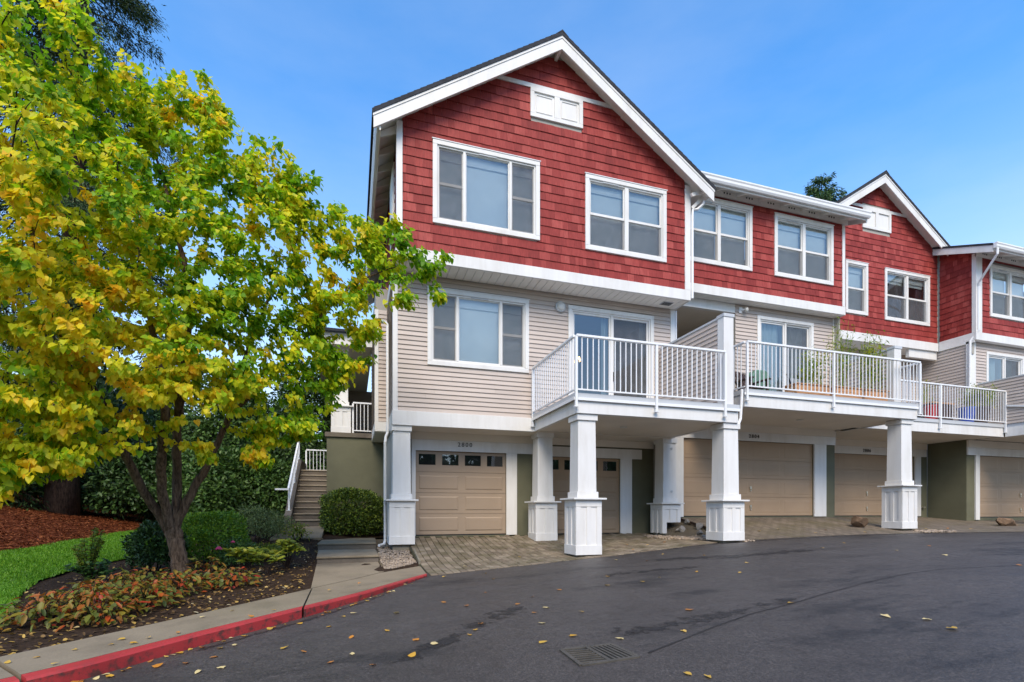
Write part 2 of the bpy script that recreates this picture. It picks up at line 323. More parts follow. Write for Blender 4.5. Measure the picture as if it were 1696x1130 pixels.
class MB:
    """collects faces of one mesh"""
    def __init__(s): s.v = []; s.f = []
    def quad(s, *p):
        i = len(s.v); s.v += [tuple(q) for q in p]; s.f.append(tuple(range(i, i + len(p)))); return s
    def box(s, x0, x1, y0, y1, z0, z1):
        i = len(s.v)
        s.v += [(x0, y0, z0), (x1, y0, z0), (x1, y1, z0), (x0, y1, z0), (x0, y0, z1), (x1, y0, z1), (x1, y1, z1), (x0, y1, z1)]
        s.f += [(i, i+3, i+2, i+1), (i+4, i+5, i+6, i+7), (i, i+1, i+5, i+4), (i+1, i+2, i+6, i+5), (i+2, i+3, i+7, i+6), (i+3, i, i+4, i+7)]
        return s
    def prism(s, pts, a, b, axis='y'):
        """polygon pts in (x,z) swept along y from a to b, or (y,z) along x, or (x,y) along z"""
        n = len(pts); i = len(s.v)
        def P(p, w): return (p[0], w, p[1]) if axis == 'y' else ((w, p[0], p[1]) if axis == 'x' else (p[0], p[1], w))
        s.v += [P(p, a) for p in pts] + [P(p, b) for p in pts]
        s.f.append(tuple(range(i, i + n))); s.f.append(tuple(range(i + 2 * n - 1, i + n - 1, -1)))
        for k in range(n): s.f.append((i + k, i + n + k, i + n + (k + 1) % n, i + (k + 1) % n))
        return s
    def tube(s, pts, rad, n=8, caps=True):
        pts = [Vector(p) for p in pts]; rad = rad if isinstance(rad, (list, tuple)) else [rad] * len(pts)
        i0 = len(s.v); up = Vector((0.13, 0.21, 1)).normalized(); u = None
        for k, p in enumerate(pts):
            d = (pts[min(k + 1, len(pts) - 1)] - pts[max(k - 1, 0)])
            d = d.normalized() if d.length > 1e-9 else Vector((0, 0, 1))
            if u is None: u = d.cross(up if abs(d.dot(up)) < 0.95 else Vector((1, 0, 0))).normalized()
            else:
                u = u - d * u.dot(d); u = u.normalized() if u.length > 1e-6 else d.orthogonal().normalized()
            w = d.cross(u)
            for j in range(n):
                a = 2 * math.pi * j / n
                s.v.append(tuple(p + (u * math.cos(a) + w * math.sin(a)) * rad[k]))
        for k in range(len(pts) - 1):
            for j in range(n):
                a = i0 + k * n + j; b = i0 + k * n + (j + 1) % n
                s.f.append((a, b, b + n, a + n))
        if caps:
            s.f.append(tuple(i0 + j for j in range(n - 1, -1, -1)))
            e = i0 + (len(pts) - 1) * n; s.f.append(tuple(e + j for j in range(n)))
        return s
    def bar(s, a, b, w, h):
        """rectangular bar from a to b, w across, h tall"""
        a, b = Vector(a), Vector(b); d = (b - a).normalized()
        up = Vector((0, 0, 1)) if abs(d.z) < 0.9 else Vector((0, 1, 0))
        u = d.cross(up).normalized() * (w / 2); v = u.cross(d).normalized() * (h / 2); i = len(s.v)
        for p in (a, b):
            for q in (-u - v, u - v, u + v, -u + v): s.v.append(tuple(p + q))
        s.f += [(i, i+1, i+2, i+3), (i+7, i+6, i+5, i+4)] + [(i + k, i + 4 + k, i + 4 + (k + 1) % 4, i + (k + 1) % 4) for k in range(4)]
        return s
    def ball(s, c, r, nu=10, nv=7):
        rx, ry, rz = r if isinstance(r, tuple) else (r, r, r); i = len(s.v)
        for a in range(nv + 1):
            th = math.pi * a / nv
            for b in range(nu):
                ph = 2 * math.pi * b / nu
                s.v.append((c[0] + rx * math.sin(th) * math.cos(ph), c[1] + ry * math.sin(th) * math.sin(ph), c[2] + rz * math.cos(th)))
        for a in range(nv):
            for b in range(nu):
                p = i + a * nu + b; q = i + a * nu + (b + 1) % nu; s.f.append((p, p + nu, q + nu, q))
        return s
    def mesh(s, name, mat, smooth=False):
        me = bpy.data.meshes.new(name); me.from_pydata(s.v, [], s.f); me.materials.append(mat)
        me.validate(); me.update()
        if smooth: me.shade_smooth()
        return me
    def build(s, name, mat, parent=None, smooth=False, bevel=0):
        o = link(name, s.mesh(name, M[mat] if isinstance(mat, str) else mat, smooth), parent)
        if bevel:
            b = o.modifiers.new('bevel', 'BEVEL'); b.width = bevel; b.segments = 1; b.limit_method = 'ANGLE'
        return o

def fast_mesh(name, verts, polys, mat, colors=None):
    """verts (N,3); polys (M,k) array of equal-size polygons"""
    me = bpy.data.meshes.new(name); verts = np.asarray(verts, np.float32); polys = np.asarray(polys, np.int32)
    k = polys.shape[1]; m = len(polys)
    me.vertices.add(len(verts)); me.vertices.foreach_set('co', verts.ravel())
    me.loops.add(m * k); me.loops.foreach_set('vertex_index', polys.ravel())
    me.polygons.add(m); me.polygons.foreach_set('loop_start', np.arange(0, m * k, k, dtype=np.int32))
    me.materials.append(mat)
    if colors is not None:
        at = me.attributes.new('leafcol', 'FLOAT_COLOR', 'POINT')
        at.data.foreach_set('color', np.asarray(colors, np.float32).ravel())
    me.update(); me.validate(); return me

# one wedge shared by every lap board and every shingle: x 0..1, z 0..1, butt one unit proud at the bottom
def wedge_mesh(name, mat):
    m = MB(); m.v = [(0, 0, 0), (1, 0, 0), (1, -1, 0), (0, -1, 0), (0, 0, 1), (1, 0, 1), (1, -0.12, 1), (0, -0.12, 1)]
    m.f = [(0, 1, 2, 3), (4, 7, 6, 5), (3, 2, 6, 7), (0, 3, 7, 4), (1, 5, 6, 2), (0, 4, 5, 1)]
    return m.mesh(name, mat)
W_SH = wedge_mesh('shingle', M['shingle']); W_SD = wedge_mesh('siding_board', M['siding']); W_SB = wedge_mesh('siding_board_brown', M['siding_brown'])

def subtract(iv, cuts):
    out = [iv]
    for a, b in cuts:
        nx = []
        for s, e in out:
            if b <= s or a >= e: nx.append((s, e)); continue
            if a > s: nx.append((s, a))
            if b < e: nx.append((b, e))
        out = nx
    return [(s, e) for s, e in out if e - s > 0.015]

def courses(parent, mesh, name, facing, plane, a0, a1, z0, z1, expo, thick, holes=(), clip=None, widths=None, limit=300):
    lap = widths is None
    if lap: widths = (2.6, 3.7)
    """lap boards (widths None) or shingles on a wall. facing 'front' (wall at y=plane, a is x) or 'left' (wall at x=plane, a is y)."""
    pieces = []; n = int(round((z1 - z0) / expo)); e = (z1 - z0) / n
    for k in range(n):
        zb = z0 + k * e; lo, hi = (a0, a1) if clip is None else clip(zb)
        lo, hi = max(lo, a0), min(hi, a1)
        if hi - lo < 0.03: continue
        cuts = [(h[0], h[1]) for h in holes if h[3] > zb + 0.01 and h[2] < zb + e - 0.01]
        for s, t in subtract((lo, hi), cuts):
            if widths is None: pieces.append((s, zb, t - s, e)); continue
            x = s - random.random() * (2.0 if lap else 0.2)
            while x < t:
                w = random.uniform(*widths); a, b = max(x, s), min(x + w, t)
                if b - a > 0.02: pieces.append((a + 0.0012, zb + (0 if lap else random.uniform(-0.004, 0.004)), b - a - 0.0024, e))
                x += w
    def cen(p): return (p[0] + p[2] / 2, plane, p[1]) if facing == 'front' else (plane, p[0] + p[2] / 2, p[1])
    pieces.sort(key=lambda p: sum(c * c for c in cen(p)))
    if limit < len(pieces): solo, rest = pieces[:limit], pieces[limit:]
    else: solo, rest = pieces, []
    for a, z, w, h in solo:
        o = link(name, mesh, parent); th = thick * (random.uniform(0.96, 1.04) if lap else random.uniform(0.85, 1.15))
        if facing == 'front': o.location = (a, plane, z)
        else: o.location = (plane, a + w, z); o.rotation_euler = (0, 0, -math.pi / 2)
        o.scale = (w, th, h + 0.004)
    if rest:
        m = MB()
        for a, z, w, h in rest:
            i = len(m.v); th = thick * random.uniform(0.85, 1.15)
            for (x, y, zz) in [v.co for v in mesh.vertices]:
                p = (a + x * w, plane + y * th, z + zz * (h + 0.004)) if facing == 'front' else (plane + y * th, a + w - x * w, z + zz * (h + 0.004))
                m.v.append(p)
            m.f += [tuple(i + q for q in f) for f in [(0, 1, 2, 3), (4, 7, 6, 5), (3, 2, 6, 7), (0, 3, 7, 4), (1, 5, 6, 2), (0, 4, 5, 1)]]
        o = m.build(name + '_field', mesh.materials[0], parent); o['kind'] = 'stuff'

def holed_wall(m, x0, x1, y0, y1, z0, z1, holes):
    """box wall (facing front) with rectangular openings, as butted boxes"""
    xs = sorted({x0, x1, *[min(max(h[0], x0), x1) for h in holes], *[min(max(h[1], x0), x1) for h in holes]})
    for a, b in zip(xs, xs[1:]):
        if b - a < 1e-4: continue
        cut = [(max(h[2], z0), min(h[3], z1)) for h in holes if h[0] < (a + b) / 2 < h[1]]
        for s, t in subtract((z0, z1), cut): m.box(a, b, y0, y1, s, t)

CASE = 0.105
def pane(parent, x0, x1, y, z0, z1):
    return MB().quad((x0, y, z0), (x1, y, z0), (x1, y, z1), (x0, y, z1)).build('pane', 'glass', parent)
def window(house, X0, X1, Z0, Z1, Y, style, blind='full', curtain=None):
    m = MB(); y0, y1 = Y - 0.05, Y + 0.10
    for b in ((X0, X1, Z1 - CASE, Z1), (X0, X1, Z0, Z0 + CASE), (X0, X0 + CASE, Z0 + CASE, Z1 - CASE), (X1 - CASE, X1, Z0 + CASE, Z1 - CASE)):
        m.box(b[0], b[1], y0, y1, b[2], b[3])
    w = m.build('window', 'white', house, bevel=0.006)
    if style != 'door': MB().box(X0 - 0.02, X1 + 0.02, Y - 0.062, Y - 0.03, Z1 + 0.002, Z1 + 0.018).build('drip_cap', 'white_metal', w)
    x0, x1, z0, z1 = X0 + CASE + 0.002, X1 - CASE - 0.002, Z0 + CASE + 0.002, Z1 - CASE - 0.002
    if style == 'triple': lites = [(0, 0.265, 'hung'), (0.265, 0.735, 'fixed'), (0.735, 1, 'hung')]
    elif style == 'twin': lites = [(0, 0.5, 'dh'), (0.5, 1, 'dh')]
    elif style == 'single': lites = [(0, 1, 'dh')]
    else: lites = [(0, 0.5, 'slide'), (0.5, 1, 'slide2')]
    fr = MB(); t = 0.035; yf = Y - 0.02
    fr.box(x0, x1, yf, Y + 0.09, z1 - t, z1); fr.box(x0, x1, yf, Y + 0.09, z0, z0 + t)
    fr.box(x0, x0 + t, yf, Y + 0.09, z0 + t, z1 - t); fr.box(x1 - t, x1, yf, Y + 0.09, z0 + t, z1 - t)
    for a, b, k in lites[:-1]:
        xm = x0 + (x1 - x0) * b; hw = 0.055 if style == 'twin' else 0.03
        fr.box(xm - hw, xm + hw, yf - 0.004, Y + 0.09, z0 + t, z1 - t)
    fr.build('frame', 'white', w, bevel=0.004)
    if style in ('triple', 'twin'):
        xm = (x0 + x1) / 2 if style == 'triple' else x0 + (x1 - x0) * 0.28
        MB().box(xm - 0.22, xm + 0.22, yf - 0.016, yf - 0.002, z1 - 0.03, z1 - 0.008).build('trickle_vent', 'flash', w)
    for a, b, k in lites:
        xa = x0 + (x1 - x0) * a + (t if a == 0 else (0.055 if style == 'twin' else 0.03))
        xb = x0 + (x1 - x0) * b - (t if b == 1 else (0.055 if style == 'twin' else 0.03))
        za, zb = z0 + t, z1 - t; zm = za + (zb - za) * 0.5
        if k == 'fixed' or k.startswith('slide'):
            s = MB(); q = 0.022 if k == 'fixed' else 0.05; ys = Y + (0.03 if k != 'slide2' else 0.055)
            s.box(xa, xb, ys - 0.02, ys + 0.02, zb - q, zb); s.box(xa, xb, ys - 0.02, ys + 0.02, za, za + q * 1.6)
            s.box(xa, xa + q, ys - 0.02, ys + 0.02, za + q * 1.6, zb - q); s.box(xb - q, xb, ys - 0.02, ys + 0.02, za + q * 1.6, zb - q)
            s.build('sash', 'white', w)
            pane(w, xa + q, xb - q, ys, za + q * 1.6, zb - q)
            if k == 'slide2':
                MB().quad((xa + q, ys - 0.012, za + q), (xb - q, ys - 0.012, za + q), (xb - q, ys - 0.012, zb - q), (xa + q, ys - 0.012, zb - q)).build('insect_screen', 'screen', w)
                MB().box(xa + 0.012, xa + 0.036, ys - 0.05, ys - 0.021, za + 0.9, za + 1.15).build('door_pull', 'number', w)
        else:
            s = MB(); q = 0.03; yu = Y + 0.035; yl = Y + 0.055 if k == 'dh' else Y + 0.035
            s.box(xa, xb, yu - 0.018, yu + 0.018, zb - q, zb); s.box(xa, xa + q, yu - 0.018, yu + 0.018, zm + 0.03, zb - q); s.box(xb - q, xb, yu - 0.018, yu + 0.018, zm + 0.03, zb - q)
            s.box(xa, xb, yu - 0.026, yu + 0.02, zm - 0.03, zm + 0.03)
            s.box(xa, xb, yl - 0.018, yl + 0.018, za, za + q * 1.3); s.box(xa, xa + q, yl - 0.018, yl + 0.018, za + q * 1.3, zm - 0.03); s.box(xb - q, xb, yl - 0.018, yl + 0.018, za + q * 1.3, zm - 0.03)
            s.build('sash', 'white', w)
            pane(w, xa + q, xb - q, yu, zm + 0.03, zb - q)
            pane(w, xa + q, xb - q, yl, za + q * 1.3, zm - 0.03)
            top = zm - 0.03 if k == 'dh' else zb - 0.012
            MB().quad((xa + 0.012, yu - 0.03, za + 0.012), (xb - 0.012, yu - 0.03, za + 0.012), (xb - 0.012, yu - 0.03, top), (xa + 0.012, yu - 0.03, top)).build('insect_screen', 'screen', w)
        # shades behind the glass
        yb = Y + 0.15
        if blind in ('full', 'half', 'band'):
            MB().box(xa - 0.03, xb + 0.03, yb - 0.03, yb, zb - 0.2, zb + 0.02).build('blind_valance', 'blindw', w)
            lo = {'full': za, 'half': zm + 0.02, 'band': zb - 0.3}[blind]
            MB().box(xa - 0.03, xb + 0.03, yb + 0.01, yb + 0.02, lo, zb).build('blind', 'blind', w)
        if curtain:
            cm = MB(); nn = 16
            for side in ((xa - 0.03, xa + (xb - xa) * curtain[1]),) if curtain[2] == 'l' else (((xb - (xb - xa) * curtain[1]), xb + 0.03),):
                for j in range(nn):
                    u0 = side[0] + (side[1] - side[0]) * j / nn; u1 = side[0] + (side[1] - side[0]) * (j + 1) / nn
                    d0 = 0.03 * math.sin(j * 1.7); d1 = 0.03 * math.sin((j + 1) * 1.7)
                    cm.quad((u0, yb + 0.06 + d0, za), (u1, yb + 0.06 + d1, za), (u1, yb + 0.06 + d1, zb), (u0, yb + 0.06 + d0, zb))
            cm.build('curtain', curtain[0], w)
    return w

def hole(X0, X1, Z0, Z1): return (X0 + 0.05, X1 - 0.05, Z0 + 0.05, Z1 - 0.05)

def column(house, x, y, zcap, zbase, ztop, notch=None, bolts=False):
    """x,y = centre of the shaft; panelled pedestal from zbase to zcap, tapered square shaft above"""
    o = MB(); w0, w1 = 0.215, 0.20
    m = o; i = len(m.v)
    for (w, z) in ((w0, zcap + 0.16), (w1, ztop - 0.13)):
        m.v += [(x - w, y - w, z), (x + w, y - w, z), (x + w, y + w, z), (x - w, y + w, z)]
    m.f += [(0, 3, 2, 1), (4, 5, 6, 7)] + [(k, (k + 1) % 4, 4 + (k + 1) % 4, 4 + k) for k in range(4)]
    col = m.build('column', 'white', house, bevel=0.006)
    MB().box(x - 0.245, x + 0.245, y - 0.245, y + 0.245, zcap + 0.032, zcap + 0.16).build('shaft_base', 'white', col, bevel=0.005)
    MB().box(x - 0.235, x + 0.235, y - 0.235, y + 0.235, ztop - 0.13, ztop).build('capital', 'white', col, bevel=0.005)
    MB().box(x - 0.375, x + 0.375, y - 0.375, y + 0.375, zcap - 0.008, zcap + 0.03).build('ledge', 'white', col, bevel=0.005)
    h = 0.275
    if notch is None:
        MB().box(x - h, x + h, y - h, y + h, zbase + 0.01, zcap - 0.01).build('pedestal', 'white', col)
    else:
        zn, xn = notch
        MB().box(x - h, xn, y - h, y + h, zbase + 0.01, zcap - 0.01).box(xn, x + h, y - h, y + h, zn, zcap - 0.01).build('pedestal', 'white', col)
    g = h + 0.022
    MB().box(x - g, x + g, y - g, y + g, zcap - 0.155, zcap - 0.012).build('frieze_board', 'white', col, bevel=0.004)
    if notch is None:
        MB().box(x - g - 0.004, x + g + 0.004, y - g - 0.004, y + g + 0.004, zbase, zbase + 0.2).build('plinth', 'white', col, bevel=0.004)
    zb = zbase + 0.2 if notch is None else zbase
    for s in (-1, 0, 1):
        bw = 0.055 if s else 0.045
        cx = x + s * (h - bw + 0.02)
        z0 = zb if notch is None or cx + bw < notch[1] else notch[0]
        MB().box(cx - bw + (0.004 if s < 0 else 0), cx + bw, y - g + 0.002, y - h + 0.002, z0, zcap - 0.157).build('batten', 'white', col)
        cy = y + s * (h - bw + 0.02)
        MB().box(x - g + 0.002, x - h + 0.002, max(cy - bw, y - h + 0.003), cy + bw, zb, zcap - 0.157).build('batten', 'white', col)
    if bolts:
        for zz in (zcap + 0.35, zcap + 1.55):
            MB().tube([(x + 0.06, y - w0 + 0.01, zz), (x + 0.06, y - w0 - 0.012, zz)], 0.035, 10).build('bolt', 'flash', col)
    return col

def railing(house, p0, p1, zbot, ztop, zpost, name='railing', spacing=0.128, posts=(True, True), extra=()):
    """metal balustrade along p0->p1 (xy)"""
    p0, p1 = Vector(p0), Vector(p1); L = (p1 - p0).length; d = (p1 - p0) / L
    at = lambda s, z: (p0.x + d.x * s, p0.y + d.y * s, z)
    r = MB().bar(at(0, ztop - 0.025), at(L, ztop - 0.025), 0.062, 0.05).build(name, 'white_metal', house, bevel=0.006)
    MB().bar(at(0, zbot + 0.015), at(L, zbot + 0.015), 0.035, 0.03).build('bottom_rail', 'white_metal', r)
    n = max(2, int(round(L / spacing))); me = None
    for k in range(1, n):
        s = L * k / n
        if me is None:
            me = MB().box(-0.0095, 0.0095, -0.0095, 0.0095, zbot + 0.03, ztop - 0.05).mesh('baluster', M['white_metal'])
        b = link('baluster', me, r); x, y, _ = at(s, 0); b.location = (x, y, 0); b.rotation_euler = (0, 0, math.atan2(d.y, d.x))
    for s in [q for q, on in ((0.0, posts[0]), (L, posts[1])) if on] + list(extra):
        x, y, _ = at(s, 0)
        MB().box(x - 0.027, x + 0.027, y - 0.027, y + 0.027, zpost, ztop - 0.05).build('post', 'white_metal', r, bevel=0.004)
        MB().box(x - 0.05, x + 0.05, y - 0.03, y + 0.03, zpost - 0.02, zpost).build('post_bracket', 'white_metal', r)
    return r

def downspout(house, pts, w=0.034):
    return MB().tube(pts, w, 8).build('downspout', 'white_metal', house)

def garage_sections(house, X0, X1, Z0, Z1, Y, mat, cols, rows, glazed, hardware=False, relief=0.014):
    h = (Z1 - Z0) / rows
    g = MB().box(X0, X1, Y + 0.03, Y + 0.06, Z0, Z1).build('garage_door', mat, house)
    for r in range(rows):
        za, zb = Z0 + r * h + 0.004, Z0 + (r + 1) * h - 0.004
        s = MB()
        if r == rows - 1 and glazed:
            n = glazed; pw = (X1 - X0) / n; hs = [(X0 + pw * (k + 0.14), X0 + pw * (k + 0.86), za + h * 0.33, zb - h * 0.14) for k in range(n)]
            holed_wall(s, X0, X1, Y, Y + 0.028, za, zb, hs)
            s.build('section', mat, g)
            for q in hs:
                pane(g, q[0], q[1], Y + 0.012, q[2], q[3])
                MB().box(q[0], q[1], Y + 0.024, Y + 0.029, q[2], q[3]).build('pane_backing', 'dark', g)
        else:
            s.box(X0, X1, Y, Y + 0.028, za, zb); s.build('section', mat, g)
            pw = (X1 - X0) / cols
            for k in range(cols):
                a, b = X0 + pw * k + 0.09, X0 + pw * (k + 1) - 0.09
                c, d = za + h * 0.16, zb - h * 0.16
                p = MB(); e = 0.03; y0, y1 = Y - 0.0005, Y - relief
                # raised panel with sloped edges
                o = [(a, c), (b, c), (b, d), (a, d)]; n_ = [(a + e, c + e), (b - e, c + e), (b - e, d - e), (a + e, d - e)]
                for q in range(4): p.quad((o[q][0], y0, o[q][1]), (o[(q+1) % 4][0], y0, o[(q+1) % 4][1]), (n_[(q+1) % 4][0], y1, n_[(q+1) % 4][1]), (n_[q][0], y1, n_[q][1]))
                p.quad(*[(u, y1, v) for u, v in n_]); p.build('panel', mat, g)
    MB().box(X0, X1, Y - 0.006, Y + 0.03, Z0 - 0.03, Z0 - 0.002).build('bottom_seal', 'blackp', g)
    if hardware:
        xm = (X0 + X1) / 2
        for zz in (Z0 + 0.28, Z0 + 0.85):
            MB().box(xm - 0.03, xm + 0.03, Y - 0.03, Y - 0.001, zz - 0.03, zz + 0.05).build('handle', 'brass', g)
            MB().box(xm - 0.02, xm + 0.02, Y - 0.035, Y - 0.001, zz - 0.10, zz - 0.06).build('lock', 'brass', g)
    return g

def house_number(house, text, x, y, z, size):
    cu = bpy.data.curves.new('house_number', 'FONT'); cu.body = text; cu.size = size; cu.extrude = 0.008; cu.space_character = 1.35
    tmp = bpy.data.objects.new('tmp', cu); C.objects.link(tmp)
    dg = bpy.context.evaluated_depsgraph_get(); me = bpy.data.meshes.new_from_object(tmp.evaluated_get(dg))
    bpy.data.objects.remove(tmp); me.materials.clear(); me.materials.append(M['number']); me.name = 'house_number'
    me.transform(Matrix.Translation((x, y, z)) @ Matrix.Rotation(math.pi / 2, 4, 'X'))
    return link('house_number', me, house)

def gable_roof(house, xc, zr_, half, slope, y0, y1, xcutR=None):
    xl = xc - half; xr = xcutR if xcutR else xc + half
    zl = zr_ - slope * half; z_r = zr_ - slope * (xr - xc)
    def band(name, mat, t0, t1, ya, yb, ext=0.0):
        m = MB()
        m.prism([(xl - ext, zl - slope * ext - t0), (xc, zr_ - t0), (xc, zr_ - t1), (xl - ext, zl - slope * ext - t1)], ya, yb)
        m.prism([(xc, zr_ - t0), (xr + ext, z_r - slope * ext - t0), (xr + ext, z_r - slope * ext - t1), (xc, zr_ - t1)], ya, yb)
        return m.build(name, mat, house)
    roof = band('roof', 'roofing', 0.0, 0.09, y0 - 0.03, y1, 0.03)
    band('soffit', 'soffit', 0.108, 0.215, y0 + 0.042, y1, -0.02)
    band('barge_board', 'white', 0.152, 0.405, y0, y0 + 0.04)
    band('barge_trim', 'white', 0.093, 0.150, y0 - 0.014, y0 + 0.04, 0.012)
    # stepped roofing edge seen along the rake, ridge cap
    m = MB(); n = int(half / 0.14)
    for s in (-1, 1):
        if s == 1 and xcutR: nn = int((xr - xc) / 0.14)
        else: nn = n
        for k in range(nn):
            xa = xc + s * (k * 0.14); xb = xc + s * ((k + 1) * 0.14 + 0.02)
            za, zb = zr_ - slope * abs(xa - xc), zr_ - slope * abs(xb - xc)
            pts = [(xa, za + 0.002), (xb, zb + 0.016), (xb, zb + 0.001), (xa, za - 0.003)]
            m.prism(pts if s == 1 else pts[::-1], y0 - 0.026, y0 + 0.9)
    m.build('roof_shingle_edge', 'roofing', house)
    MB().prism([(xc - 0.16, zr_ - 0.10), (xc, zr_ + 0.035), (xc + 0.16, zr_ - 0.10), (xc, zr_ - 0.01)], y0 - 0.035, y1).build('ridge_cap', 'roofing', house)
    return roof

# ------------------------------------------------------------------ the four townhouses
ROW = 'row of red and beige townhouses'

def plank_soffit(house, x0, x1, y0, y1, z, along='y', w=0.2):
    s = MB().box(x0, x1, y0, y1, z + 0.0125, z + 0.05).build('soffit', 'flash', house)
    n = int(round((x1 - x0) / w)); ww = (x1 - x0) / n
    me = MB().box(0.007, ww - 0.007, y0, y1, z, z + 0.012).mesh('soffit_board', M['soffit'])
    for k in range(n):
        o = link('soffit_board', me, s); o.location = (x0 + k * ww, 0, 0)
    return s

def shed_roof(house, x0, x1, yf, zt, slope, yb, wall_y, vents=True):
    """roof falling to the front with gutter; zt = top of roof edge at the gutter line yf"""
    zb = zt + slope * (yb - yf)
    MB().prism([(yf, zt), (yb, zb), (yb, zb - 0.07), (yf, zt - 0.07)], x0 - 0.02, x1 + 0.02, 'x').build('roof', 'roofing', house)
    MB().prism([(yf + 0.02, zt - 0.075), (yb, zb - 0.09), (yb, zb - 0.19), (yf + 0.02, zt - 0.17)], x0 + 0.045, x1 - 0.045, 'x').build('soffit', 'soffit', house)
    for xa in (x0, x1 - 0.04):
        MB().prism([(yf, zt - 0.075), (yb, zb - 0.075), (yb, zb - 0.31), (yf, zt - 0.31)], xa, xa + 0.04, 'x').build('rake_board', 'white', house)
    # K-profile gutter
    g = [(yf - 0.02, zt - 0.02), (yf - 0.14, zt - 0.02), (yf - 0.14, zt - 0.055), (yf - 0.12, zt - 0.09), (yf - 0.115, zt - 0.15), (yf - 0.085, zt - 0.20), (yf - 0.02, zt - 0.20)]
    MB().prism(g[::-1], x0 - 0.01, x1 + 0.01, 'x').build('gutter', 'white_metal', house)
    MB().box(x0 + 0.045, x1 - 0.045, yf - 0.018, yf + 0.018, zt - 0.25, zt - 0.08).build('fascia', 'white', house)
    zs = zt + slope * (wall_y - yf) - 0.19
    MB().box(x0 + 0.3, x1 - 0.3, wall_y - 0.045, wall_y, zs - 0.20, zs + 0.03).build('frieze', 'soffit', house)
    xx = x0 + 0.75
    while xx < x1 - 0.7:
        v = MB()
        for k in (-1, 0, 1):
            v.tube([(xx + k * 0.1, wall_y - 0.044, zs - 0.07), (xx + k * 0.1, wall_y - 0.05, zs - 0.07)], 0.027, 10)
        v.build('soffit_vent', 'dark', house)
        MB().prism([(yf + 0.03, zt - 0.172), (wall_y - 0.046, zs - 0.002), (wall_y - 0.046, zs - 0.10), (yf + 0.03, zt - 0.24)], xx + 0.34, xx + 0.40, 'x').build('rafter_tail', 'soffit', house)
        xx += 0.8

# ---- unit one: the forward gable
H1 = thing('townhouse', 'nearest red gabled townhouse with two garage doors and a white front deck', 'townhouse', (4.8, 12.3, -0.65), ROW)
P1, P2 = 11.65, 12.3
XC, ZR, SL = 4.81, 11.50, 0.656
def clip1(z): h = (ZR - 0.225 - z) / SL; return (XC - h, XC + h)
w1 = (1.757, 4.363, 6.59, 8.50); w2 = (5.58, 7.934, 6.575, 8.468); w3 = (1.727, 4.31, 3.525, 5.39); d1 = (5.40, 7.973, 2.47, 5.405)
m = MB(); holed_wall(m, 0.98, 8.63, P1, P1 + 0.12, 5.70, 8.40, [hole(*w1), hole(*w2)])
m.prism([(0.98, 8.40), (8.63, 8.40), (XC + 0.02, ZR - 0.22), (XC - 0.02, ZR - 0.22)], P1, P1 + 0.12)
UW = m.build('upper_wall', 'interior', H1)
vent_h = (4.12 + 0.02, 5.51 - 0.02, 9.57 + 0.02, 10.27); band_h = (3.0, 6.7, 10.275, 10.375)
courses(UW, W_SH, 'shingle', 'front', P1 - 0.001, 1.078, 8.515, 5.942, 11.15, 0.2083, 0.021, [hole(*w1), hole(*w2), vent_h], clip1, (0.09, 0.30))
MB().box(0.945, 1.08, P1 - 0.035, P1 + 0.10, 5.945, 8.75).build('corner_trim', 'white', H1, bevel=0.004)
MB().box(8.515, 8.69, P1 - 0.035, P1 + 0.10, 5.945, 8.75).build('corner_trim', 'white', H1, bevel=0.004)
MB().box(0.93, 8.69, P1 - 0.04, P1 + 0.02, 5.665, 5.94).build('belly_band', 'white', H1, bevel=0.005)
MB().box(0.93, 0.97, P1 + 0.021, 22, 5.665, 5.94).build('belly_band', 'white', H1)
MB().box(8.65, 8.69, P1 + 0.021, 13.2, 5.665, 5.94).build('belly_band', 'white', H1)
hb = (11.30 - 10.33) / SL + 0.12
MB().box(XC - hb, 4.118, P1 - 0.03, P1 + 0.01, 10.275, 10.375).box(5.512, XC + hb, P1 - 0.03, P1 + 0.01, 10.275, 10.375).box(4.118, 5.512, P1 - 0.031, P1 + 0.01, 10.276, 10.376).build('gable_band', 'white', H1)
gv = MB(); fx0, fx1, fz0, fz1 = 4.12, 5.51, 9.57, 10.274
for b in ((fx0, fx1, fz0, fz0 + 0.09), (fx0, fx1, fz1 - 0.09, fz1), (fx0, fx0 + 0.1, fz0 + 0.09, fz1 - 0.09), (fx1 - 0.1, fx1, fz0 + 0.09, fz1 - 0.09), ((fx0 + fx1) / 2 - 0.07, (fx0 + fx1) / 2 + 0.07, fz0 + 0.09, fz1 - 0.09)):
    gv.box(b[0], b[1], P1 - 0.05, P1 + 0.05, b[2], b[3])
gvo = gv.build('gable_vent', 'white', H1, bevel=0.004)
for a, b in ((fx0 + 0.1, (fx0 + fx1) / 2 - 0.07), ((fx0 + fx1) / 2 + 0.07, fx1 - 0.1)):
    MB().box(a, b, P1 - 0.015, P1 + 0.04, fz0 + 0.09, fz1 - 0.09).build('panel', 'white', gvo)
    f = MB(); i = 0.05
    for q in ((a + i, b - i, fz0 + 0.09 + i, fz0 + 0.105 + i), (a + i, b - i, fz1 - 0.105 - i, fz1 - 0.09 - i), (a + i, a + i + 0.015, fz0 + 0.105 + i, fz1 - 0.105 - i), (b - i - 0.015, b - i, fz0 + 0.105 + i, fz1 - 0.105 - i)):
        f.box(q[0], q[1], P1 - 0.03, P1 - 0.014, q[2], q[3])
    f.build('moulding', 'white', gvo)
gable_roof(H1, XC, ZR, 4.37, SL, 11.29, 22)
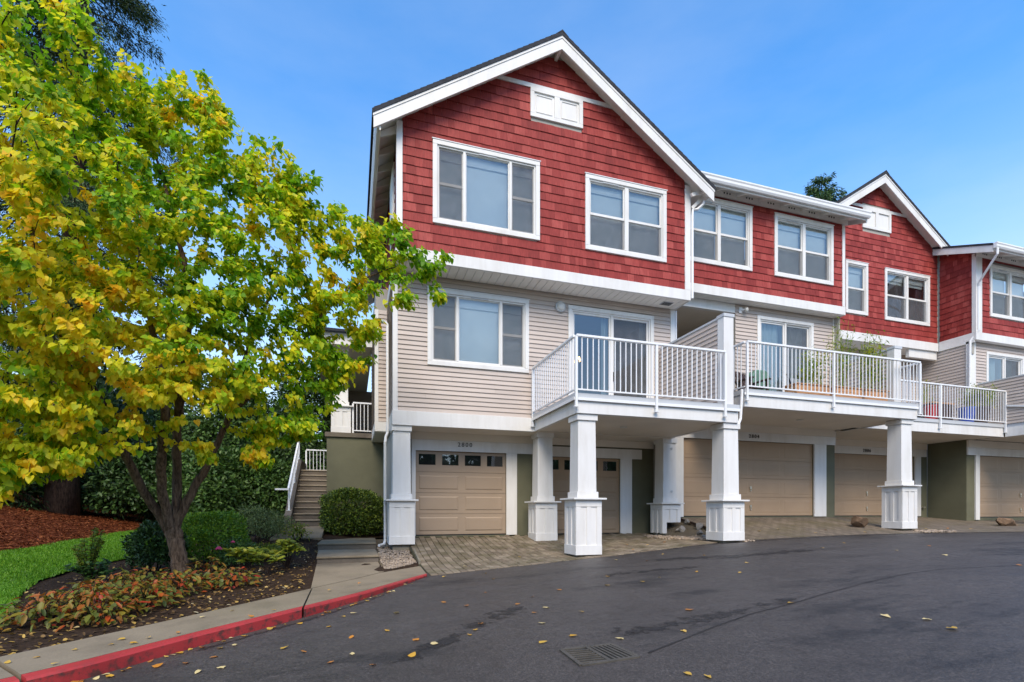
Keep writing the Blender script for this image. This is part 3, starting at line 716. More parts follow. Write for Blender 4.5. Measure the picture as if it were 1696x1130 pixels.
# outlooker at the peak and knee brackets at the right eave
MB().bar((XC - 0.02, 11.33, ZR - 0.36), (XC - 0.02, P1, ZR - 0.36), 0.07, 0.1).build('outlooker', 'soffit', H1)
for k in range(1, 8):
    for s in (-1, 1):
        xx = XC + s * k * 0.6; zz = ZR - SL * k * 0.6 - 0.205
        MB().box(xx - 0.012, xx + 0.012, 11.335, P1 - 0.03, zz - 0.01, zz + 0.0).build('soffit_joint_strip', 'soffit', H1)
MB().bar((8.62, 11.5, 8.42), (9.1, 11.5, 8.62), 0.06, 0.09).bar((8.72, 11.62, 8.15), (9.06, 11.62, 8.5), 0.06, 0.08).build('eave_bracket', 'soffit', H1)
# left eave: gutter, rafter tails and the side wall
MB().prism([(0.56, 8.44), (0.46, 8.44), (0.46, 8.40), (0.48, 8.34), (0.51, 8.28), (0.56, 8.28)][::-1], 11.335, 22, 'y').build('gutter', 'white_metal', H1)
MB().box(0.562, 0.595, 11.335, 22, 8.24, 8.50).build('fascia', 'soffit', H1)
for k in range(14):
    yy = 11.75 + k * 0.62
    MB().prism([(0.60, 8.50), (0.95, 8.50 + 0.35 * SL), (0.95, 8.30 + 0.35 * SL), (0.60, 8.38)], yy, yy + 0.05).build('rafter_tail', 'soffit', H1)
m = MB().box(0.985, 1.08, P1 + 0.121, 22, 5.70, 8.75)
LW = m.build('side_wall', 'interior', H1)
courses(LW, W_SH, 'shingle', 'left', 0.984, P1 + 0.11, 18.0, 5.942, 8.6, 0.2083, 0.021, (), None, (0.12, 0.30), limit=0)
MB().box(0.93, 0.98, 12.45, 13.35, 6.6, 8.35).build('side_window_casing', 'white', H1)
MB().box(0.915, 0.929, 12.55, 13.25, 6.7, 8.25).build('side_window_pane', 'blind', H1)
MB().box(8.55, 8.64, P1 + 0.121, 22, 5.95, 8.75).box(8.55, 8.64, P2 + 0.121, 22, 2.4, 5.94).box(8.54, 8.65, 12.9, 22, -1.0, 2.39).build('party_wall', 'interior', H1)
MB().prism([(0.98, 8.4), (8.63, 8.4), (XC, ZR - 0.22)], 21.9, 22).box(0.98, 8.63, 21.9, 22, -0.9, 8.399).build('back_wall', 'interior', H1)
MB().box(1.09, 8.54, P2 + 0.13, 21.89, 5.72, 5.92).build('upper_floor', 'interior', H1)
MB().box(1.09, 8.54, 12.5, 21.89, 2.30, 2.45).build('main_floor', 'interior', H1)
plank_soffit(H1, 0.975, 8.645, P1 + 0.022, P2 - 0.02, 5.668)
sv = MB().box(8.02, 8.34, 11.86, 12.08, 5.655, 5.667).build('soffit_grille', 'flash', H1)
for k in range(5): MB().box(8.04, 8.32, 11.88 + k * 0.04, 11.90 + k * 0.04, 5.650, 5.6545).build('louvre', 'dark', sv)
# lower storey
m = MB(); holed_wall(m, 0.95, 8.64, P2, P2 + 0.12, 2.05, 5.715, [hole(*w3), (d1[0] + 0.05, d1[1] - 0.05, d1[2] - 0.02, d1[3] - 0.05)])
DW = m.build('lower_wall', 'interior', H1)
courses(DW, W_SD, 'siding_board', 'front', P2 - 0.001, 1.03, 8.515, 2.382, 5.665, 0.1135, 0.028, [hole(*w3), (d1[0] + 0.05, d1[1] - 0.05, 2.3, d1[3] - 0.05)])
MB().box(0.915, 1.03, P2 - 0.035, P2 + 0.1, 2.383, 5.664).build('corner_trim', 'white', H1, bevel=0.004)
MB().box(8.515, 8.66, P2 - 0.035, P2 + 0.1, 2.383, 5.664).build('corner_trim', 'white', H1, bevel=0.004)
MB().tube([(8.72, P2 + 0.02, 5.65), (8.72, P2 + 0.02, 2.5)], 0.03, 8).build('downspout', 'white_metal', H1)
MB().box(0.90, 4.47, P2 - 0.07, P2 - 0.002, 2.035, 2.381).build('beam', 'white', H1, bevel=0.005)
MB().box(0.90, 0.95, P2 - 0.0015, 14.59, 2.035, 2.381).build('beam', 'white', H1)
SW = MB().box(0.955, 1.08, P2 + 0.121, 23.1, -0.9, 5.66).build('side_wall', 'interior', H1)
courses(SW, W_SD, 'siding_board', 'left', 0.954, P2 + 0.1, 14.6, 2.382, 5.66, 0.1135, 0.028)
window(H1, *w1, P1, 'triple', 'full'); window(H1, *w2, P1, 'twin', 'full')
window(H1, *w3, P2, 'triple', 'full'); window(H1, *d1, P2, 'door', None, ('curtain', 0.16, 'r'))
# interior seen through the sliding door
MB().box(5.2, 8.5, 15.8, 15.9, 2.46, 5.7).build('room_wall', 'interior', H1)
MB().bar((5.4, 14.6, 2.7), (7.0, 15.4, 4.0), 0.08, 0.12).build('stair_rail', 'blindw', H1)
ch = MB().tube([(6.15, 13.6, 5.7), (6.15, 13.6, 4.35)], 0.012, 6).build('chandelier', 'brass', H1)
for k in range(6):
    a = k * math.pi / 3; px_, py_ = 6.15 + 0.2 * math.cos(a), 13.6 + 0.2 * math.sin(a)
    MB().tube([(6.15, 13.6, 4.4), (6.15 + 0.12 * math.cos(a), 13.6 + 0.12 * math.sin(a), 4.3), (px_, py_, 4.36)], 0.009, 5).build('arm', 'brass', ch)
    MB().ball((px_, py_, 4.42), (0.028, 0.028, 0.045)).build('bulb', 'bulb', ch, smooth=True)
# round wall light
wl = MB().tube([(5.17, P2 - 0.02, 5.32), (5.17, P2 - 0.07, 5.32)], 0.14, 18).build('wall_light', 'flash', H1)
MB().ball((5.17, P2 - 0.07, 5.32), (0.115, 0.07, 0.115), 16, 9).build('lens', 'dirtywhite', wl, smooth=True)
MB().tube([(5.17 + 0.125 * math.cos(a), P2 - 0.075, 5.32 + 0.125 * math.sin(a)) for a in [i * math.pi / 9 for i in range(19)]], 0.014, 6, False).build('rim', 'flash', wl, smooth=True)
# garage level
YG = 13.14
g1 = (1.55, 3.964, -0.632, 1.56); g2 = (5.0, 7.413, -0.65, 1.52)
m = MB(); holed_wall(m, 0.97, 8.54, YG + 0.02, YG + 0.14, -1.1, 2.03, [g1, g2]); m.build('garage_wall', 'greenwall', H1)
for (a, b, c, d) in (g1, g2):
    MB().box(a - 0.106, a - 0.002, YG - 0.03, YG + 0.018, c, d + 0.001).build('jamb', 'white', H1)
    MB().box(b + 0.002, b + (0.30 if a < 2 else 0.377), YG - 0.03, YG + 0.018, c, d + 0.001).build('jamb', 'white', H1)
MB().box(1.444, 4.74, YG - 0.034, YG + 0.016, 1.563, 1.842).build('header', 'white', H1)
MB().box(4.742, 8.12, YG - 0.030, YG + 0.016, 1.523, 1.80).build('header', 'white', H1)
MB().box(0.97, 8.5, YG - 0.055, YG + 0.014, 1.845, 2.03).build('frieze_board', 'ceiling', H1)
garage_sections(H1, g1[0], g1[1], g1[2] + 0.03, g1[3], YG + 0.05, 'garage', 2, 4, 4)
garage_sections(H1, g2[0], g2[1], g2[2] + 0.03, g2[3], YG + 0.05, 'garage2', 2, 4, 4)
house_number(H1, '2800', 2.63, YG - 0.044, 1.69, 0.155)
MB().box(0.955, 4.46, P2 - 0.0015, YG + 0.015, 2.031, 2.045).build('ceiling_board', 'ceiling', H1)
MB().box(4.462, 8.54, P2 - 0.10, YG + 0.015, 2.031, 2.049).build('ceiling_board', 'ceiling', H1)
# deck
dk = MB().box(4.38, 8.53, 9.62, P2 - 0.025, 2.335, 2.452).build('deck', 'flash', H1)
MB().box(4.44, 8.52, 9.655, 9.77, 2.04, 2.333).build('deck_beam', 'white', dk, bevel=0.005)
MB().box(4.44, 4.55, 9.772, P2 - 0.072, 2.04, 2.333).build('deck_beam', 'white', dk, bevel=0.005)
MB().box(8.41, 8.52, 9.772, P2 - 0.072, 2.04, 2.333).build('deck_beam', 'white', dk)
MB().box(4.36, 8.53, 9.605, 9.6185, 2.30, 2.36).box(4.36, 4.378, 9.6185, P2 - 0.03, 2.30, 2.36).build('drip_edge', 'white_metal', dk)
MB().box(4.56, 8.40, 9.775, P2 - 0.105, 2.05, 2.075).build('deck_ceiling', 'ceiling', dk)
MB().tube([(6.3, 11.0, 2.05), (6.3, 11.0, 2.03)], 0.09, 16).build('ceiling_light', 'dirtywhite', dk)
railing(H1, (4.40, 9.59), (8.10, 9.59), 2.50, 3.65, 2.17, extra=(1.9,))
railing(H1, (4.385, 9.65), (4.385, 12.18), 2.50, 3.65, 2.17, posts=(False, True))
def privacy_wall(house, x, y0, y1, z0, z1, th=0.14):
    pw = MB().box(x + 0.002, x + th, y0 + 0.22, y1, z0, z1).build('privacy_wall', 'siding', house)
    courses(pw, W_SD, 'siding_board', 'left', x, y0 + 0.22, y1, z0, z1, 0.1135, 0.028)
    MB().box(x - 0.03, x + th + 0.05, y0 + 0.22, y1 - 0.05, z1 + 0.002, z1 + 0.05).build('wall_cap', 'flash', pw)
    MB().box(x - 0.03, x + 0.24, y0, y0 + 0.218, z0 - 0.3, z1 + 0.001).build('end_post', 'white', pw, bevel=0.005)
    MB().box(x - 0.045, x + 0.255, y0 - 0.015, y0 + 0.235, z1 + 0.003, z1 + 0.075).build('post_cap', 'flash', pw)
    return pw
privacy_wall(H1, 8.16, 9.67, P2 - 0.03, 2.455, 4.47)
# columns
column(H1, 1.125, 12.50, 0.25, -0.785, 2.033)
column(H1, 4.77, 12.50, 0.23, -0.76, 2.038)
column(H1, 4.71, 9.93, 0.25, -0.91, 2.038)
column(H1, 8.50, 12.50, 0.21, -0.615, 2.048, notch=(-0.31, 8.36), bolts=True)
column(H1, 8.38, 9.93, 0.235, -0.675, 2.038)
for (x, y, z, zb) in ((1.125, 12.5, -0.785, -1.15), (4.77, 12.5, -0.76, -1.1), (4.71, 9.93, -0.91, -1.25), (8.5, 12.5, -0.615, -1.1), (8.38, 9.93, -0.675, -1.1)):
    MB().box(x - 0.21, x + 0.21, y - 0.21, y + 0.21, zb, z + 0.005).build('column_footing', 'footing', H1)
# downspouts
downspout(H1, [(9.02, 11.5, 8.33), (9.0, 11.5, 8.25), (8.86, 11.56, 8.12), (8.74, 11.60, 8.10), (8.73, 11.60, 7.9), (8.73, 11.60, 5.72)])
downspout(H1, [(0.62, 14.35, 5.15), (0.75, 14.0, 5.1), (0.84, 13.6, 4.9), (0.86, 13.3, 4.75), (0.86, 13.25, 2.0), (0.80, 13.0, 1.85), (0.78, 12.9, 1.7), (0.78, 12.9, -0.72), (0.74, 12.75, -0.80), (0.62, 12.6, -0.82)])
# bump-out and entry porch on the left flank
MB().box(0.63, 0.955, 14.62, 17.2, 2.5, 6.2).build('bay_wall', 'interior', H1)
BW = MB().box(0.60, 0.955, 14.585, 14.615, 2.225, 2.49).box(0.60, 0.628, 14.616, 17.0, 2.225, 2.49).build('bay_band', 'white', H1)
courses(H1, W_SD, 'siding_board', 'front', 14.619, 0.70, 0.94, 2.5, 5.6, 0.1135, 0.028)
courses(H1, W_SD, 'siding_board', 'left', 0.629, 14.72, 17.2, 2.5, 5.6, 0.1135, 0.028)
MB().box(0.60, 0.70, 14.585, 14.72, 2.492, 5.6).build('corner_trim', 'white', H1)
MB().box(0.629, 0.954, 14.62, 17.0, 2.20, 2.224).build('bay_soffit', 'ceiling', H1)
MB().box(-1.1, 0.62, 16.62, 23.0, 5.2, 5.3).build('porch_ceiling', 'ceiling', H1)
MB().box(-1.15, 0.62, 16.56, 16.615, 5.15, 5.5).box(-1.15, -1.105, 16.616, 23, 5.15, 5.5).build('porch_fascia', 'white', H1)
MB().prism([(16.4, 5.5), (23.2, 7.6), (23.2, 7.68), (16.4, 5.58)], -1.3, 0.62, 'x').build('porch_roof', 'roofing', H1)
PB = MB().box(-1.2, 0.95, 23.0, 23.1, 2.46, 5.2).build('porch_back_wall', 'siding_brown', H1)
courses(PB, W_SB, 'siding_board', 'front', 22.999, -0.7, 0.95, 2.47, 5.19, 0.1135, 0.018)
MB().box(-0.85, -0.71, 22.93, 22.998, 2.47, 5.19).build('door_casing', 'white', H1)
column(H1, -0.33, 17.18, 3.30, 2.47, 5.2)
railing(H1, (0.03, 16.93), (0.60, 16.93), 2.55, 3.47, 2.465, posts=(True, False), spacing=0.11)

# ---- unit two: set back, eave to the street, raised half a storey step
H2 = thing('townhouse', 'red townhouse with gutter eave and planter deck between the two gables', 'townhouse', (11.9, 12.72, -0.2), ROW)
Q1, Q2 = 12.4, 12.72
w4 = (9.07, 11.42, 7.175, 9.085); w5 = (12.258, 14.592, 7.168, 9.065); d2 = (11.91, 14.135, 3.085, 6.04)
m = MB(); holed_wall(m, 8.70, 15.02, Q1, Q1 + 0.12, 6.32, 9.62, [hole(*w4), hole(*w5)]); UW2 = m.build('upper_wall', 'interior', H2)
courses(UW2, W_SH, 'shingle', 'front', Q1 - 0.001, 8.70, 14.98, 6.553, 9.45, 0.2083, 0.021, [hole(*w4), hole(*w5)], None, (0.09, 0.30))
MB().box(14.98, 15.09, Q1 - 0.035, Q1 + 0.1, 6.555, 9.42).build('corner_trim', 'white', H2, bevel=0.004)
MB().box(8.70, 15.10, Q1 - 0.04, Q1 + 0.02, 6.29, 6.551).build('belly_band', 'white', H2, bevel=0.005)
MB().box(15.06, 15.10, Q1 + 0.021, 14.1, 6.29, 6.551).build('belly_band', 'white', H2)
plank_soffit(H2, 8.70, 15.06, Q1 + 0.022, Q2 - 0.02, 6.293)
window(H2, *w4, Q1, 'twin', 'full'); window(H2, *w5, Q1, 'twin', 'full')
shed_roof(H2, 8.95, 15.5, 11.95, 9.40, 0.41, 18.0, Q1 - 0.001)
SR2 = MB().box(15.0, 15.055, Q1 + 0.121, 18, 2.6, 9.7).build('side_wall', 'interior', H2)
m = MB(); holed_wall(m, 11.1, 15.03, Q2, Q2 + 0.12, 2.65, 6.33, [(d2[0] + 0.05, d2[1] - 0.05, d2[2] - 0.03, d2[3] - 0.05)]); LW2 = m.build('lower_wall', 'interior', H2)
courses(LW2, W_SD, 'siding_board', 'front', Q2 - 0.001, 11.1, 14.96, 3.08, 6.29, 0.1135, 0.028, [(d2[0] + 0.05, d2[1] - 0.05, 2.9, d2[3] - 0.05)])
MB().box(14.96, 15.07, Q2 - 0.035, Q2 + 0.1, 3.08, 6.289).build('corner_trim', 'white', H2)
window(H2, *d2, Q2, 'door', None, ('curtain', 0.96, 'l'))
fl = MB().box(11.22, 11.34, Q2 - 0.04, Q2 - 0.02, 6.03, 6.2).build('flood_light', 'white_metal', H2)
MB().tube([(11.30, Q2 - 0.04, 6.11), (11.36, Q2 - 0.12, 6.12)], 0.025, 8).build('arm', 'white_metal', fl)
MB().ball((11.39, Q2 - 0.16, 6.10), (0.055, 0.055, 0.075), 12, 8).build('lamp_head', 'dirtywhite', fl, smooth=True)
# recessed entry between the units
MB().box(8.66, 11.098, Q2 - 0.015, Q2 + 0.12, 6.02, 6.292).build('porch_beam', 'white', H2, bevel=0.004)
MB().box(8.66, 11.4, Q2 + 0.121, 16.2, 6.10, 6.16).build('porch_ceiling', 'ceiling', H2)
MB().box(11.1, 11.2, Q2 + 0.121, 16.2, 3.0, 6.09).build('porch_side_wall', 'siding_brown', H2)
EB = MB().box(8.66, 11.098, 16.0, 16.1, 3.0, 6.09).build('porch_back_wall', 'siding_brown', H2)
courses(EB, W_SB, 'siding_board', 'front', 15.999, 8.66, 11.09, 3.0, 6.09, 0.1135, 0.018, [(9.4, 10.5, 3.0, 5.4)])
MB().box(9.4, 10.5, 15.93, 15.99, 3.0, 5.2).build('entry_door', 'greenwall', H2)
MB().box(9.2, 10.7, 15.92, 15.985, 5.21, 5.42).build('door_header', 'white', H2)
MB().box(8.66, 11.1, Q2 + 0.1, 16, 2.9, 3.0).build('porch_floor', 'footing', H2)
# deck two
dk = MB().box(9.38, 15.50, 10.40, Q2 - 0.025, 2.955, 3.075).build('deck', 'flash', H2)
MB().box(9.40, 15.45, 10.43, 10.55, 2.63, 2.953).build('deck_beam', 'white', dk, bevel=0.005)
MB().box(9.40, 9.51, 10.552, Q2 - 0.03, 2.63, 2.953).build('deck_beam', 'white', dk)
MB().box(15.34, 15.45, 10.552, Q2 - 0.03, 2.63, 2.953).build('deck_beam', 'white', dk)
MB().box(9.36, 15.52, 10.385, 10.3985, 2.92, 2.98).build('drip_edge', 'white_metal', dk)
MB().box(9.512, 15.338, 10.553, Q2 - 0.03, 2.64, 2.665).build('deck_ceiling', 'ceiling', dk)
MB().tube([(12.3, 11.5, 2.64), (12.3, 11.5, 2.62)], 0.09, 16).build('ceiling_light', 'dirtywhite', dk)
railing(H2, (9.42, 10.37), (15.47, 10.37), 3.12, 4.27, 2.79, extra=(2.83,))
railing(H2, (9.40, 10.43), (9.40, 12.6), 3.12, 4.27, 2.79, posts=(False, True))
railing(H2, (15.49, 10.43), (15.49, 11.85), 3.12, 4.27, 2.79, posts=(False, True))
privacy_wall(H2, 14.82, 10.6, Q2 - 0.03, 3.08, 4.66)
column(H2, 15.15, 10.72, 0.72, -0.495, 2.628)
MB().box(14.94, 15.36, 10.51, 10.93, -1.0, -0.49).build('column_footing', 'footing', H2)
downspout(H2, [(9.30, 10.42, 3.05), (9.30, 10.42, 2.9), (9.24, 10.40, 2.3), (8.80, 10.05, 1.95), (8.72, 9.98, 1.85), (8.70, 9.98, 0.45), (8.80, 9.98, 0.29), (8.80, 9.98, 0.26)])
# garage two
gd = (9.25, 14.18, -0.165, 2.155)
m = MB(); holed_wall(m, 8.66, 15.05, Q2 + 0.02, Q2 + 0.14, -1.0, 2.64, [gd]); m.build('garage_wall', 'greenwall', H2)
MB().box(gd[0] - 0.3, gd[0] - 0.002, Q2 - 0.03, Q2 + 0.018, gd[2], gd[3] + 0.001).build('jamb', 'white', H2)
MB().box(gd[1] + 0.002, 14.68, Q2 - 0.03, Q2 + 0.018, gd[2], gd[3] + 0.001).build('jamb', 'white', H2)
MB().box(8.8, 15.06, Q2 - 0.034, Q2 + 0.016, 2.158, 2.42).build('header', 'white', H2)
MB().box(8.8, 15.06, Q2 - 0.055, Q2 + 0.014, 2.422, 2.64).build('frieze_board', 'ceiling', H2)
garage_sections(H2, gd[0], gd[1], gd[2] + 0.03, gd[3], Q2 + 0.05, 'garage2', 4, 4, 0, True, 0.005)
house_number(H2, '2804', 11.58, Q2 - 0.044, 2.25, 0.155)
MB().box(15.052, 15.10, Q2 + 0.03, 14.25, -1.0, 2.64).build('garage_side_wall', 'greenwall', H2)

# ---- unit three: the second gable, further back
H3 = thing('townhouse', 'red gabled townhouse at the far right, set back behind its neighbours', 'townhouse', (18.4, 14.2, -0.2), ROW)
T1, T2 = 13.9, 14.2
XC3, ZR3 = 18.45, 12.32
w6 = (18.868, 21.215, 7.115, 9.03); w7 = (16.94, 18.02, 7.155, 9.05)
def clip3(z): h = (ZR3 - 0.225 - z) / SL; return (XC3 - h, XC3 + h)
m = MB(); holed_wall(m, 15.11, 21.70, T1, T1 + 0.12, 6.22, 9.9, [hole(*w6), hole(*w7)])
m.prism([(15.11, 9.9), (21.70, 9.9), (XC3 + 0.02, ZR3 - 0.22), (XC3 - 0.02, ZR3 - 0.22)], T1, T1 + 0.12)
UW3 = m.build('upper_wall', 'interior', H3)
courses(UW3, W_SH, 'shingle', 'front', T1 - 0.001, 15.11, 21.66, 6.503, 12.1, 0.2083, 0.021, [hole(*w6), hole(*w7), (17.78, 19.15, 10.38, 11.08)], clip3, (0.09, 0.30))
MB().box(15.11, 21.68, T1 - 0.04, T1 + 0.02, 6.19, 6.50).build('belly_band', 'white', H3)
gable_roof(H3, XC3, ZR3, 4.2, SL, 13.54, 22, 21.85)
hb = (ZR3 - 0.2 - 11.14) / SL + 0.12
MB().box(XC3 - hb, XC3 + hb, T1 - 0.03, T1 + 0.01, 11.09, 11.19).build('gable_band', 'white', H3)
gv = MB(); fx0, fx1, fz0, fz1 = 17.76, 19.17, 10.36, 11.088
for b in ((fx0, fx1, fz0, fz0 + 0.09), (fx0, fx1, fz1 - 0.09, fz1), (fx0, fx0 + 0.1, fz0 + 0.09, fz1 - 0.09), (fx1 - 0.1, fx1, fz0 + 0.09, fz1 - 0.09), ((fx0 + fx1) / 2 - 0.07, (fx0 + fx1) / 2 + 0.07, fz0 + 0.09, fz1 - 0.09)):
    gv.box(b[0], b[1], T1 - 0.05, T1 + 0.05, b[2], b[3])
gvo = gv.build('gable_vent', 'white', H3)
for a, b in ((fx0 + 0.1, (fx0 + fx1) / 2 - 0.07), ((fx0 + fx1) / 2 + 0.07, fx1 - 0.1)):
    MB().box(a, b, T1 - 0.015, T1 + 0.04, fz0 + 0.09, fz1 - 0.09).build('panel', 'white', gvo)
window(H3, *w6, T1, 'twin', 'band', ('curtain_dk', 0.3, 'r')); window(H3, *w7, T1, 'single', 'full')
MB().box(15.11, 21.7, 21.9, 22, -0.9, 12.0).build('back_wall', 'interior', H3)
d3 = (16.2, 18.5, 3.085, 5.9)
m = MB(); holed_wall(m, 15.11, 21.7, T2 + 0.4, T2 + 0.52, 2.65, 6.24, [(d3[0] + 0.05, d3[1] - 0.05, d3[2] - 0.03, d3[3] - 0.05)]); LW3 = m.build('lower_wall', 'interior', H3)
courses(LW3, W_SD, 'siding_board', 'front', T2 + 0.399, 15.11, 21.7, 3.08, 6.18, 0.1135, 0.028, [(d3[0] + 0.05, d3[1] - 0.05, 2.9, d3[3] - 0.05)])
window(H3, *d3, T2 + 0.4, 'door', None, ('curtain', 0.5, 'l'))
MB().box(15.11, 21.7, T1 + 0.021, T2 + 0.38, 6.18, 6.22).build('soffit', 'soffit', H3)
MB().box(20.2, 21.69, T1 + 0.03, T1 + 0.16, 5.88, 6.178).build('porch_beam', 'white', H3)
dk = MB().box(15.52, 22.02, 11.93, T2 + 0.38, 2.955, 3.075).build('deck', 'flash', H3)
MB().box(15.2, 22.0, 11.96, 12.08, 2.63, 2.953).build('deck_beam', 'white', dk)
MB().box(15.11, 21.9, 12.082, T2 + 0.38, 2.64, 2.665).build('deck_ceiling', 'ceiling', dk)
railing(H3, (15.56, 11.90), (21.98, 11.90), 3.12, 4.25, 2.79, extra=(3.15,), posts=(False, True))
gd3 = (16.0, 20.88, -0.187, 2.125)
m = MB(); holed_wall(m, 15.11, 21.6, T2 + 0.02, T2 + 0.14, -1.0, 2.64, [gd3]); m.build('garage_wall', 'greenwall', H3)
MB().box(gd3[1] + 0.002, gd3[1] + 0.32, T2 - 0.03, T2 + 0.018, gd3[2], gd3[3] + 0.001).build('jamb', 'white', H3)
MB().box(gd3[0] - 0.3, gd3[0] - 0.002, T2 - 0.03, T2 + 0.018, gd3[2], gd3[3] + 0.001).build('jamb', 'white', H3)
MB().box(15.12, 21.5, T2 - 0.034, T2 + 0.016, 2.128, 2.41).build('header', 'white', H3)
MB().box(15.12, 21.5, T2 - 0.055, T2 + 0.014, 2.412, 2.64).build('frieze_board', 'ceiling', H3)
garage_sections(H3, gd3[0], gd3[1], gd3[2] + 0.03, gd3[3], T2 + 0.05, 'garage2', 4, 4, 0, True, 0.005)
house_number(H3, '2806', 18.15, T2 - 0.044, 2.22, 0.155)
MB().tube([(21.32, T2 - 0.1, 0.15), (21.32, T2 + 0.02, 0.15)], 0.035, 8).build('hose_bib', 'brass', H3)

# ---- unit four: last bay at the picture's right edge
H4 = thing('townhouse', 'red townhouse with gutter eave cut off by the right picture edge', 'townhouse', (25, 12.85, -0.25), ROW)
U1, U2 = 12.66, 12.85
w8 = (22.47, 24.82, 7.2, 9.1); d4 = (22.60, 24.75, 3.085, 5.97)
m = MB(); holed_wall(m, 21.76, 28.05, U1, U1 + 0.12, 6.30, 9.6, [hole(*w8)]); UW4 = m.build('upper_wall', 'interior', H4)
courses(UW4, W_SH, 'shingle', 'front', U1 - 0.001, 22.03, 28.02, 6.548, 9.45, 0.2083, 0.021, [hole(*w8)], None, (0.09, 0.30))
SW4 = MB().prism([(U1 + 0.121, 5.8), (18, 5.8), (18, 11.6), (13.9, 9.95), (U1 + 0.121, 9.45)], 21.75, 21.87, 'x').build('side_wall', 'interior', H4)
courses(SW4, W_SH, 'shingle', 'left', 21.749, U1 + 0.1, 13.86, 6.548, 9.90, 0.2083, 0.021, (), lambda z: (max(U1 + 0.1, 13.9 - (9.95 - z) / 0.42 - 0.0) if z > 9.4 else U1 + 0.1, 13.86), (0.09, 0.30))
MB().box(21.70, 22.03, U1 - 0.035, U1 + 0.1, 6.55, 9.42).build('corner_trim', 'white', H4)
MB().box(21.70, 28, U1 - 0.04, U1 + 0.02, 6.27, 6.546).box(21.70, 21.748, U1 + 0.021, 13.86, 6.19, 6.546).build('belly_band', 'white', H4)
MB().box(21.75, 28, U1 + 0.021, U2 - 0.02, 6.275, 6.3).build('soffit', 'soffit', H4)
shed_roof(H4, 21.40, 28.45, 11.95, 9.40, 0.41, 18.0, U1 - 0.001)
window(H4, *w8, U1, 'twin', 'full')
m = MB(); holed_wall(m, 21.78, 28, U2, U2 + 0.12, 2.65, 6.27, [(d4[0] + 0.05, d4[1] - 0.05, d4[2] - 0.03, d4[3] - 0.05)]); LW4 = m.build('lower_wall', 'interior', H4)
courses(LW4, W_SD, 'siding_board', 'front', U2 - 0.001, 22.02, 27.98, 3.08, 6.27, 0.1135, 0.028, [(d4[0] + 0.05, d4[1] - 0.05, 2.9, d4[3] - 0.05)])
MB().box(21.70, 22.02, U2 - 0.035, U2 + 0.1, 3.08, 6.269).build('corner_trim', 'white', H4)
LS4 = MB().box(21.76, 21.88, U2 + 0.121, 15, 2.65, 6.18).build('side_wall', 'interior', H4)
courses(LS4, W_SD, 'siding_board', 'left', 21.759, U2 + 0.1, 14.58, 3.08, 6.18, 0.1135, 0.028)
window(H4, *d4, U2, 'door', None, ('curtain', 0.9, 'l'))
downspout(H4, [(21.5, 11.87, 9.2), (21.5, 11.87, 9.0), (21.75, 12.55, 8.35), (21.80, 12.60, 8.2), (21.80, 12.60, 6.62), (21.75, 12.7, 6.45), (21.68, 12.80, 6.25), (21.68, 12.82, 3.1)], 0.04)
dk = MB().box(22.03, 28, 10.4, U2 - 0.025, 2.955, 3.075).build('deck', 'flash', H4)
MB().box(22.0, 22.11, 10.5, 11.925, 2.63, 2.953).build('deck_beam', 'white', dk)
privacy_wall(H4, 22.02, 10.4, 12.8, 3.08, 4.66)
MB().bar((21.98, 11.88, 3.72), (21.98, 10.6, 3.45), 0.05, 0.06).build('sloped_rail', 'white_metal', H4)
gd4 = (22.25, 27.1, -0.235, 2.075)
m = MB(); holed_wall(m, 21.62, 28, U2 + 0.02, U2 + 0.14, -1.0, 2.64, [gd4]); m.build('garage_wall', 'greenwall', H4)
MB().box(21.601, 21.618, U2 + 0.021, 14.2, -1.0, 2.64).build('garage_side_wall', 'greenwall', H4)
MB().box(gd4[0] - 0.22, gd4[0] - 0.002, U2 - 0.03, U2 + 0.018, gd4[2] - 0.08, gd4[3] + 0.001).build('jamb', 'white', H4)
MB().box(21.6, 28, U2 - 0.034, U2 + 0.016, 2.078, 2.36).build('header', 'white', H4)
MB().box(21.6, 28, U2 - 0.055, U2 + 0.014, 2.362, 2.62).build('frieze_board', 'ceiling', H4)
garage_sections(H4, gd4[0], gd4[1], gd4[2] + 0.03, gd4[3], U2 + 0.05, 'garage2', 4, 4, 0, True, 0.005)
MB().box(28.001, 28.1, U2 + 0.13, 22, -1, 6.2).box(28.051, 28.15, U1 + 0.13, 22, 6.21, 9.6).build('party_wall', 'siding', H4)
MB().box(28.0, 28.13, U1 - 0.035, U1 + 0.12, 6.55, 9.42).box(27.98, 28.11, U2 - 0.035, U2 + 0.12, 3.08, 6.269).build('corner_trim', 'white', H4)
MB().box(22.112, 28.0, 10.43, 10.55, 2.63, 2.953).box(27.89, 28.0, 10.552, U2 - 0.03, 2.63, 2.953).build('deck_beam', 'white', dk)
MB().box(22.112, 27.888, 10.553, U2 - 0.03, 2.64, 2.665).build('deck_ceiling', 'ceiling', dk)
railing(H4, (22.4, 10.37), (28.0, 10.37), 3.12, 4.27, 2.79, extra=(2.8,))
railing(H4, (28.02, 10.43), (28.02, 12.7), 3.12, 4.27, 2.79, posts=(False, True))
for xx in (22.75, 27.65):
    column(H4, xx, 10.72, 0.72, -0.495, 2.628); MB().box(xx - 0.21, xx + 0.21, 10.51, 10.93, -1.0, -0.49).build('column_footing', 'footing', H4)
MB().box(gd4[1] + 0.002, gd4[1] + 0.22, U2 - 0.03, U2 + 0.018, gd4[2], gd4[3] + 0.001).build('jamb', 'white', H4)

